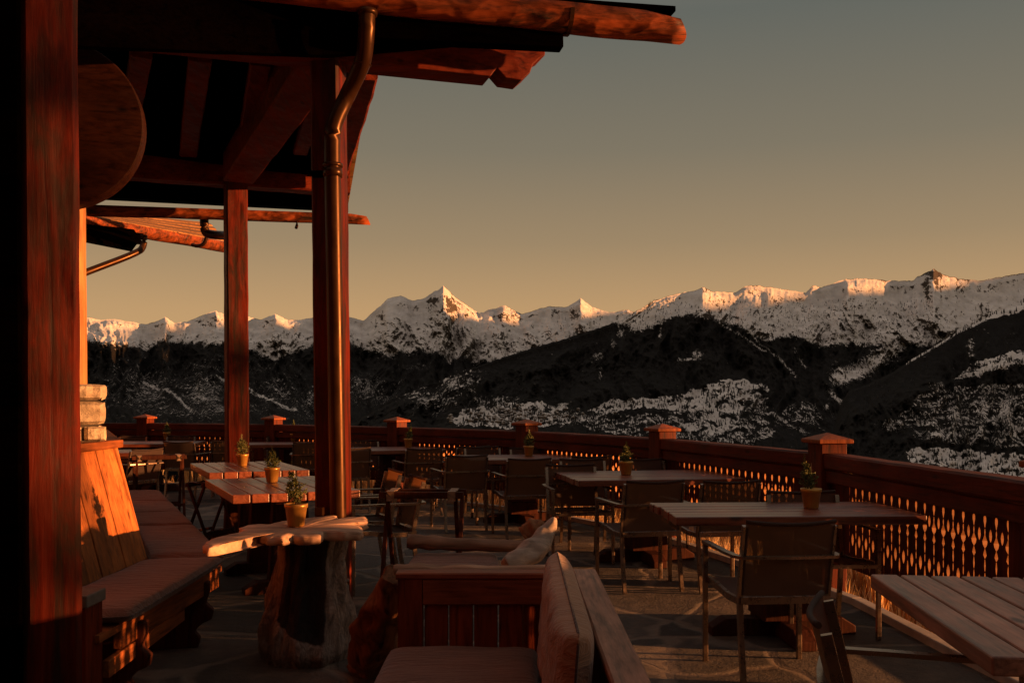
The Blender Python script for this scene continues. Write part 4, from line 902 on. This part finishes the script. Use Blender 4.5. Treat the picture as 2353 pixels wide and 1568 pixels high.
armchair((.93, 6.98, 0), D2(13), 'dark mesh armchair seen from behind at the second railing table, curved light on its back')
armchair((1.47, 6.98, 0), D2(12), 'dark mesh armchair right beside the railing, second table, back peeking over the nearest tabletop')
armchair((.55, 8.05, 0), D2(188), 'steel-armed mesh armchair tucked under the left end of the second railing table')
armchair((.72, 8.85, 0), D2(190), 'mesh armchair across the second railing table at its left, back just above the tabletop')
armchair((1.30, 8.85, 0), D2(192), 'mesh armchair across the second railing table at its right, by the lit post')
armchair((.10, 9.52, 0), D2(13), 'dark mesh armchair seen from behind at the middle railing table, below its pot')
armchair((-.55, 10.05, 0), D2(18), 'mesh armchair at the left end of the middle railing table with a lit front leg')
armchair((.72, 9.92, 0), D2(15), 'mesh armchair at the right end of the middle railing table, close to the railing')
armchair((-.28, 11.25, 0), D2(196), 'mesh armchair across the middle railing table at left, in front of the unlit post')
armchair((.28, 11.05, 0), D2(200), 'mesh armchair across the middle railing table at right, behind its pot')
armchair((-1.12, 11.42, 0), D2(20), 'dark mesh armchair seen from behind just right of the downpipe pillar, by the railing')
armchair((-.62, 11.95, 0), D2(30), 'dark mesh armchair half hidden, right of the one seen from behind near the downpipe pillar')
armchair((-2.0, 11.55, 0), D2(25), 'mesh armchair left end of the table just right of the downpipe pillar')
armchair((-1.95, 13.05, 0), D2(205), 'mesh armchair facing the viewer across the table just right of the downpipe pillar')
armchair((-2.75, 13.05, 0), D2(10), 'dark mesh armchair seen from behind, just left of the downpipe pillar')
armchair((-3.5, 14.55, 0), D2(195), 'mesh armchair across the far table between the porch pillars')
armchair((-4.45, 13.2, 0), D2(-8), 'dark mesh armchair seen from behind, left of the far porch pillar')
armchair((-3.95, 13.5, 0), D2(5), 'dark mesh armchair directly beside the far porch pillar on its left')
armchair((-5.2, 14.85, 0), D2(186), 'mesh armchair behind the farthest left table, before the railing')
armchair((-5.95, 14.75, 0), D2(180), 'mesh armchair behind the farthest left table, its leftmost one')
armchair((-4.45, 11.15, 0), D2(60), 'mesh armchair with bright steel arms beside the bench end at far left')
armchair((-5.0, 10.95, 0), D2(20), 'mesh armchair almost hidden behind the raked bench back at far left')
armchair((-.98, 6.92, 0), D2(112), 'reddish mesh armchair side-on right of the downpipe pillar, the nearer of two')
armchair((-1.22, 7.55, 0), D2(112), 'reddish mesh armchair side-on right of the downpipe pillar, the farther of two')
armchair((1.13, 2.50, 0), D2(-109), 'armchair at the lower right edge facing the weathered table, steel arm glinting')
# ================================================================== folding tray stands
ts0 = None
def tray_stand(loc, rz, label, sc=1):
    global ts0
    if ts0 is not None:
        r = dup(ts0, loc, rz, label); r.scale = (sc, sc, sc); return r
    t = thing('tray_stand', label, 'folding stand', loc, rz, 'folding timber tray stands'); q = .028
    for sy in (-1, 1):
        x = .235 if sy > 0 else .262
        for sx in (-1, 1):
            mb = MB(); mb.bar((sx*x, sy*.19, 0), (sx*x, -sy*.10, .70), q, q); mb.build('leg', M['leg'], t, world=False, bevel=.004)
        mb = MB(); mb.bar((-.29, -sy*.105, .70), (.29, -sy*.105, .70), .034, .045); mb.build('top_bar', M['leg'], t, world=False, bevel=.005)
        mb = MB(); mb.bar((-x, sy*.12, .16), (x, sy*.12, .16), .02, .03); mb.build('crossbar', M['leg'], t, world=False, bevel=.003)
    for sx in (-1, 1):
        mb = MB(); mb.sweep([(sx*.21, -.125, .66), (sx*.21, -.127, .726), (sx*.21, -.06, .727), (sx*.21, 0, .720), (sx*.21, .06, .727), (sx*.21, .127, .726), (sx*.21, .125, .66)], lambda i, t_: [(-.027, -.0015), (.027, -.0015), (.027, .0015), (-.027, .0015)], smooth=False, up=(0, .01, 1)); mb.build('strap', M['strap'], t, world=False)
    ts0 = t; return t
tray_stand((-.615, 6.65, 0), D2(-3), 'folding timber tray stand with two leather straps standing alone in the middle')
tray_stand((-4.02, 10.9, 0), D2(24), 'folding timber tray stand with crossed legs beyond the end of the bench')
tray_stand((-2.82, 8.95, 0), D2(72), 'low folding trestle stand between bench and table, only its crossed legs showing', .82)
# ================================================================== stump table
st = thing('stump_table', 'rustic side table of a charred tree stump under a pale star-shaped root slab', 'table', (-1.05, 5.0, 0))
def hollow_stump():
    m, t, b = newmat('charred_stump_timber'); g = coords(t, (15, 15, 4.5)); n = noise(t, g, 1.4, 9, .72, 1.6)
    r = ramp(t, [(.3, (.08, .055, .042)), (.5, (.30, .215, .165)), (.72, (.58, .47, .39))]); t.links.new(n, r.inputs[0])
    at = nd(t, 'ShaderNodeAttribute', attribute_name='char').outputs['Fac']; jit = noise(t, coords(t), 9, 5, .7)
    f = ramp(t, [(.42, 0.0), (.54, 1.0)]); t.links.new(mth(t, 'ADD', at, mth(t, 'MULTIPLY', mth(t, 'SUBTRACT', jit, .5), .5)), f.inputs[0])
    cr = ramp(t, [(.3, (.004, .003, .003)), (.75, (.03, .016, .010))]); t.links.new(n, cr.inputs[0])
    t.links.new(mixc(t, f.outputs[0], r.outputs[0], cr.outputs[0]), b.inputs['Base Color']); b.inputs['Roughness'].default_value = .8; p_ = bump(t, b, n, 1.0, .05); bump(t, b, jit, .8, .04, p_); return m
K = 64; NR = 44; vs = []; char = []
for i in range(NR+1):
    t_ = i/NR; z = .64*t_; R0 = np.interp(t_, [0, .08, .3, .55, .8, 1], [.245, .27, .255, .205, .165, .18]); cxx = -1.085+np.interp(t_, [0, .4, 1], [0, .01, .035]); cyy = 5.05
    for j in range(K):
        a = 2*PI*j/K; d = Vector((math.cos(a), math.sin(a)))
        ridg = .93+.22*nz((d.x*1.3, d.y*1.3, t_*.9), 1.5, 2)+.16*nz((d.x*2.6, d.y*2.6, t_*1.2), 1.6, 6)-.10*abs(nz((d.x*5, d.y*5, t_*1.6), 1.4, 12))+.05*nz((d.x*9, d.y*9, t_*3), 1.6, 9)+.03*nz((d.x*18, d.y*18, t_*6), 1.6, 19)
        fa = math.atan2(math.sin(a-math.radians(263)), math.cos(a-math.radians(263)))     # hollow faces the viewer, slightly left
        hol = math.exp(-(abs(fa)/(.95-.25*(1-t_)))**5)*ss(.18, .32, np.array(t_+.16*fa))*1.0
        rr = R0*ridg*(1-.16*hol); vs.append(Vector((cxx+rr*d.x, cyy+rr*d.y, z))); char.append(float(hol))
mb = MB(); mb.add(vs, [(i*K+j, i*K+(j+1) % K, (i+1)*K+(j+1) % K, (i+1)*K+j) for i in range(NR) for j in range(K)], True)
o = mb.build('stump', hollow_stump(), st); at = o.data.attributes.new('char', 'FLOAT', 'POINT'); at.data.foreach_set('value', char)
slab_px = [(463, 1250), (485, 1235), (520, 1226), (562, 1219.6), (551, 1209), (571, 1204), (610, 1202), (648, 1194.6), (700, 1190), (735, 1185), (773, 1182), (775, 1189), (800, 1187), (838, 1184), (844, 1190), (842, 1197), (815, 1200), (790, 1204), (827, 1205), (832, 1212), (829, 1219.6), (790, 1222), (743, 1220), (734, 1228.6), (700, 1230), (671, 1227), (650, 1233), (616, 1232), (594, 1225), (570, 1234), (544, 1241), (503, 1250), (480, 1254)]
pts2 = [PZ(x, y, .70).xy for x, y in slab_px]; 
fine = []
for a, b in zip(pts2, pts2[1:]+pts2[:1]):
    for k in range(5):
        p = a.lerp(b, k/5); fine.append(p+Vector((nz((p.x*22, p.y*22, 0)), nz((p.x*22, p.y*22, 7))))*.010)
cen2 = sum(fine, Vector((0, 0)))/len(fine); mb = MB(); N = len(fine)
levels = [(.0, .700, 0), (.5, .703, 0), (.94, .700, .004), (1.0, .694, .008), (1.0, .676, .018), (.985, .660, .018), (.93, .654, .006), (0, .652, 0)]
vs = []
for s_, z, w in levels:
    for p in fine:
        q_ = cen2.lerp(p, s_) if s_ < .98 else p+(p-cen2).normalized()*(w*nz((p.x*30, p.y*30, z*40)))
        vs.append(Vector((q_.x, q_.y, z+(.006*nz((q_.x*14, q_.y*14, 1)) if s_ > 0 else 0))))
mb.add(vs, [(i*N+j, i*N+(j+1) % N, (i+1)*N+(j+1) % N, (i+1)*N+j) for i in range(len(levels)-1) for j in range(N)], True)
mb.build('root_slab', M['slab'], st)
# ================================================================== foreground sofa
sf = thing('lounge_sofa', 'heavy red timber lounge sofa frame seen over its far plank arm in the foreground', 'sofa', (-.1, 3.2, 0))
def sofa_arm(y, nm='arm_panel'):
    mb = MB(); n = 6; w = .58/n
    for k in range(n): mb.box((-.44+w*(k+.5), y, .40), (w-.006, .035, .46))
    pa = mb.build(nm, M['sofa'], sf, bevel=.004)
    mb = MB(); mb.box((-.395, y-.004, .37), (.095, .06, .58)); mb.build('stile', M['sofa'], pa, bevel=.005)
    mb = MB(); timber(mb, (-.345, y-.006, .605), (.16, y-.006, .605), .055, .10, 10, .002, .006, 3); mb.build('rail', M['sofax'], pa)
    mb = MB(); timber(mb, (-.45, y+.012, .668), (.18, y+.012, .668), .10, .024, 10, .002, .005, 4); mb.build('arm_cap', M['sofax'], pa)
sofa_arm(3.74); sofa_arm(2.2)
mb = MB(); timber(mb, (.285, 3.80, .667), (.285, 2.12, .667), .095, .028, 18, .002, .006, 8); mb.build('back_cap', M['sofagrey'], sf)
mb = MB()
for k in range(14): mb.box((.285, 2.2+.115*(k+.5), .38), (.035, .109, .54))
mb.build('back_panel', M['sofa'], sf, bevel=.004)
mb = MB(); mb.box((-.16, 2.96, .265), (.58, 1.5, .05)); mb.build('seat_board', M['sofax'], sf)
mb = MB(); mb.box((-.44, 2.96, .22), (.04, 1.5, .14)); mb.build('front_apron', M['sofax'], sf, bevel=.005)
for x in (-.41, .26):
    for y in (2.25, 3.7): mb = MB(); mb.box((x, y, .075), (.08, .08, .15)); mb.build('foot', M['sofa'], sf, bevel=.005)
o = cushion_mesh([(-.475, 2.24, .367), (.10, 2.24, .367), (.10, 3.715, .367), (-.475, 3.715, .367)], (0, 0, 1), .125, 34, .9, .006, 3).build('seat_cushion', M['cushion']); tag(o, 'long brown seat cushion lying on the foreground timber sofa', 'cushion'); piping(o, [(-.475, 2.24, .367), (.10, 2.24, .367), (.10, 3.715, .367), (-.475, 3.715, .367)], (0, 0, 1))
o = cushion_mesh([(.145, 2.46, .40), (.145, 3.63, .40), (.172, 3.63, .775), (.172, 2.46, .745)], (-1, 0, .08), .115, 40, 1.0, .012, 5).build('back_cushion', M['cushion2']); tag(o, 'long beige bolster back cushion leaning on the foreground sofa back', 'cushion'); piping(o, [(.145, 2.46, .40), (.145, 3.63, .40), (.172, 3.63, .775), (.172, 2.46, .745)], (-1, 0, .08), .004)
# ================================================================== driftwood armchair
dw = thing('driftwood_chair', 'rustic low seat of raw driftwood logs with a grey horn-like branch, behind the foreground sofa', 'chair', (-.3, 4.3, 0))
def limb(pts, radii, name, mat, k=14, rough=.2, sub=3, seed=0, flat=1.0):
    pts = smooth_path([Vector(p) for p in pts], sub); n = len(pts)
    def prof(i, t):
        r = np.interp(t, np.linspace(0, 1, len(radii)), radii)
        return [(r*math.cos(2*PI*j/k)*(1+rough*nz((math.cos(2*PI*j/k)*1.2, math.sin(2*PI*j/k)*1.2, t*7), 1.3, seed)), flat*r*math.sin(2*PI*j/k)*(1+rough*nz((math.cos(2*PI*j/k)*1.2, math.sin(2*PI*j/k)*1.2, t*7+30), 1.3, seed))) for j in range(k)]
    mb = MB(); mb.sweep(pts, prof, smooth=True); return mb.build(name, mat, dw)
limb([P(936, 1242, 4.62), P(1000, 1246, 4.62), P(1090, 1251, 4.62), P(1215, 1254, 4.62)], [.036, .034, .028, .030], 'back_log', M['drift'], seed=1, rough=.35)
limb([P(905, 1308, 4.02), P(960, 1304, 4.02), P(1010, 1309, 4.02), P(1060, 1306, 4.02), P(1120, 1309, 4.02), P(1255, 1304, 4.02)], [.020, .022, .017, .022, .016, .016], 'front_log', M['slab'], seed=2, rough=.4)
limb([P(1160, 1300, 4.15), P(1195, 1285, 4.2), P(1228, 1262, 4.25), P(1255, 1225, 4.3), P(1268, 1203, 4.3), P(1275, 1188, 4.3)], [.03, .05, .058, .040, .02, .005], 'horn_branch', M['driftgrey'], seed=3, rough=.35)
limb([P(1204, 1232, 4.75), P(1225, 1215, 4.75), P(1252, 1212, 4.75)], [.035, .055, .03], 'burl', M['driftz'], seed=4, rough=.4)
a, b = P(898, 1318, 4.25), FL(852, 1538)
limb([a+Vector((.02, 0, 0)), a.lerp(b, .3)+Vector((.02, 0, 0)), a.lerp(b, .6)+Vector((-.02, 0, 0)), b], [.05, .085, .105, .10], 'leg', M['driftz'], seed=6, rough=.6, k=22)
limb([P(1215, 1310, 4.3), P(1222, 1420, 4.3), P(1222, 1560, 4.35)], [.06, .07, .08], 'leg', M['driftz'], seed=7, rough=.3)
mb = MB(); timber(mb, P(950, 1330, 4.3), P(1215, 1330, 4.3), .4, .05, 8, .006, .01, 3); mb.build('seat_board', M['drift'], dw)
z_ = .585; o = cushion_mesh([PZ(925, 1310, z_), PZ(1150, 1310, z_), PZ(1140, 1275, z_), PZ(952, 1275, z_)], (0, 0, 1), .05, 24, .8, .004, 9).build('seat_cushion', M['cushion']); tag(o, 'brown pad lying on the low driftwood seat behind the foreground sofa', 'cushion')

# ================================================================== unseen leaf cards and stems added towards the sun to shade porch and posts
def porch_shade_cards():
    mb = MB(); rs = random.Random(21); D0 = 28.0; tn = math.tan(EL); n2 = Vector((-SUN_AZ.y, SUN_AZ.x, 0)); side = n2
    def pos(q_, z, d=D0): return n2*q_+SUN_AZ*(d+(-.37*0))+Vector((0, 0, z+d*tn))
    def blob(q_, z, rq, rz, count, size=.12):
        for _ in range(count):
            while True:
                a, b = rs.uniform(-1, 1), rs.uniform(-1, 1)
                if a*a+b*b < 1: break
            p = pos(q_+a*rq, z+b*rz, D0+rs.uniform(-1.5, 1.5)); u = Vector((rs.gauss(0, 1), rs.gauss(0, 1), rs.gauss(0, .5))).normalized(); v = u.cross(Vector((rs.gauss(0, 1), rs.gauss(0, 1), rs.gauss(0, 1)))).normalized(); k = size*rs.uniform(.6, 1.5)
            mb.add([p-u*k, p-v*k*.6, p+u*k, p+v*k*.6], [(0, 1, 2, 3)])
    for b in SHADE_BLOBS: blob(*b)
    for q_, r, zt in SHADE_STEMS:
        p = pos(q_, zt); mb.tube([Vector((p.x, p.y, -9)), Vector((p.x, p.y, p.z*.5-4)), p], lambda t: r*(1.25-.5*t), 8)
    o = mb.build('shade_cards', M['conifer']); o['kind'] = 'stuff'; tag(o, 'unseen leaf cards and stems added to cast dappled shade on the terrace', 'trees')
SHADE_BLOBS = [(3.1, 3.2, .45, 1.2, 150), (3.0, .85, .3, .25, 24), (2.9, 1.35, .2, .35, 16), (2.8, 2.1, .3, .5, 46), (11.5, 1.15, .4, .35, 60), (9.3, 2.15, .3, .3, 34), (4.64, 2.6, .17, .75, 60), (5.45, 3.85, .7, .25, 34), (7.1, 1.2, .3, .3, 34)]
SHADE_STEMS = [(3.25, .10, 4.2), (11.6, .16, 1.3), (9.4, .08, 2.2), (4.62, .07, 3.2)]
porch_shade_cards()
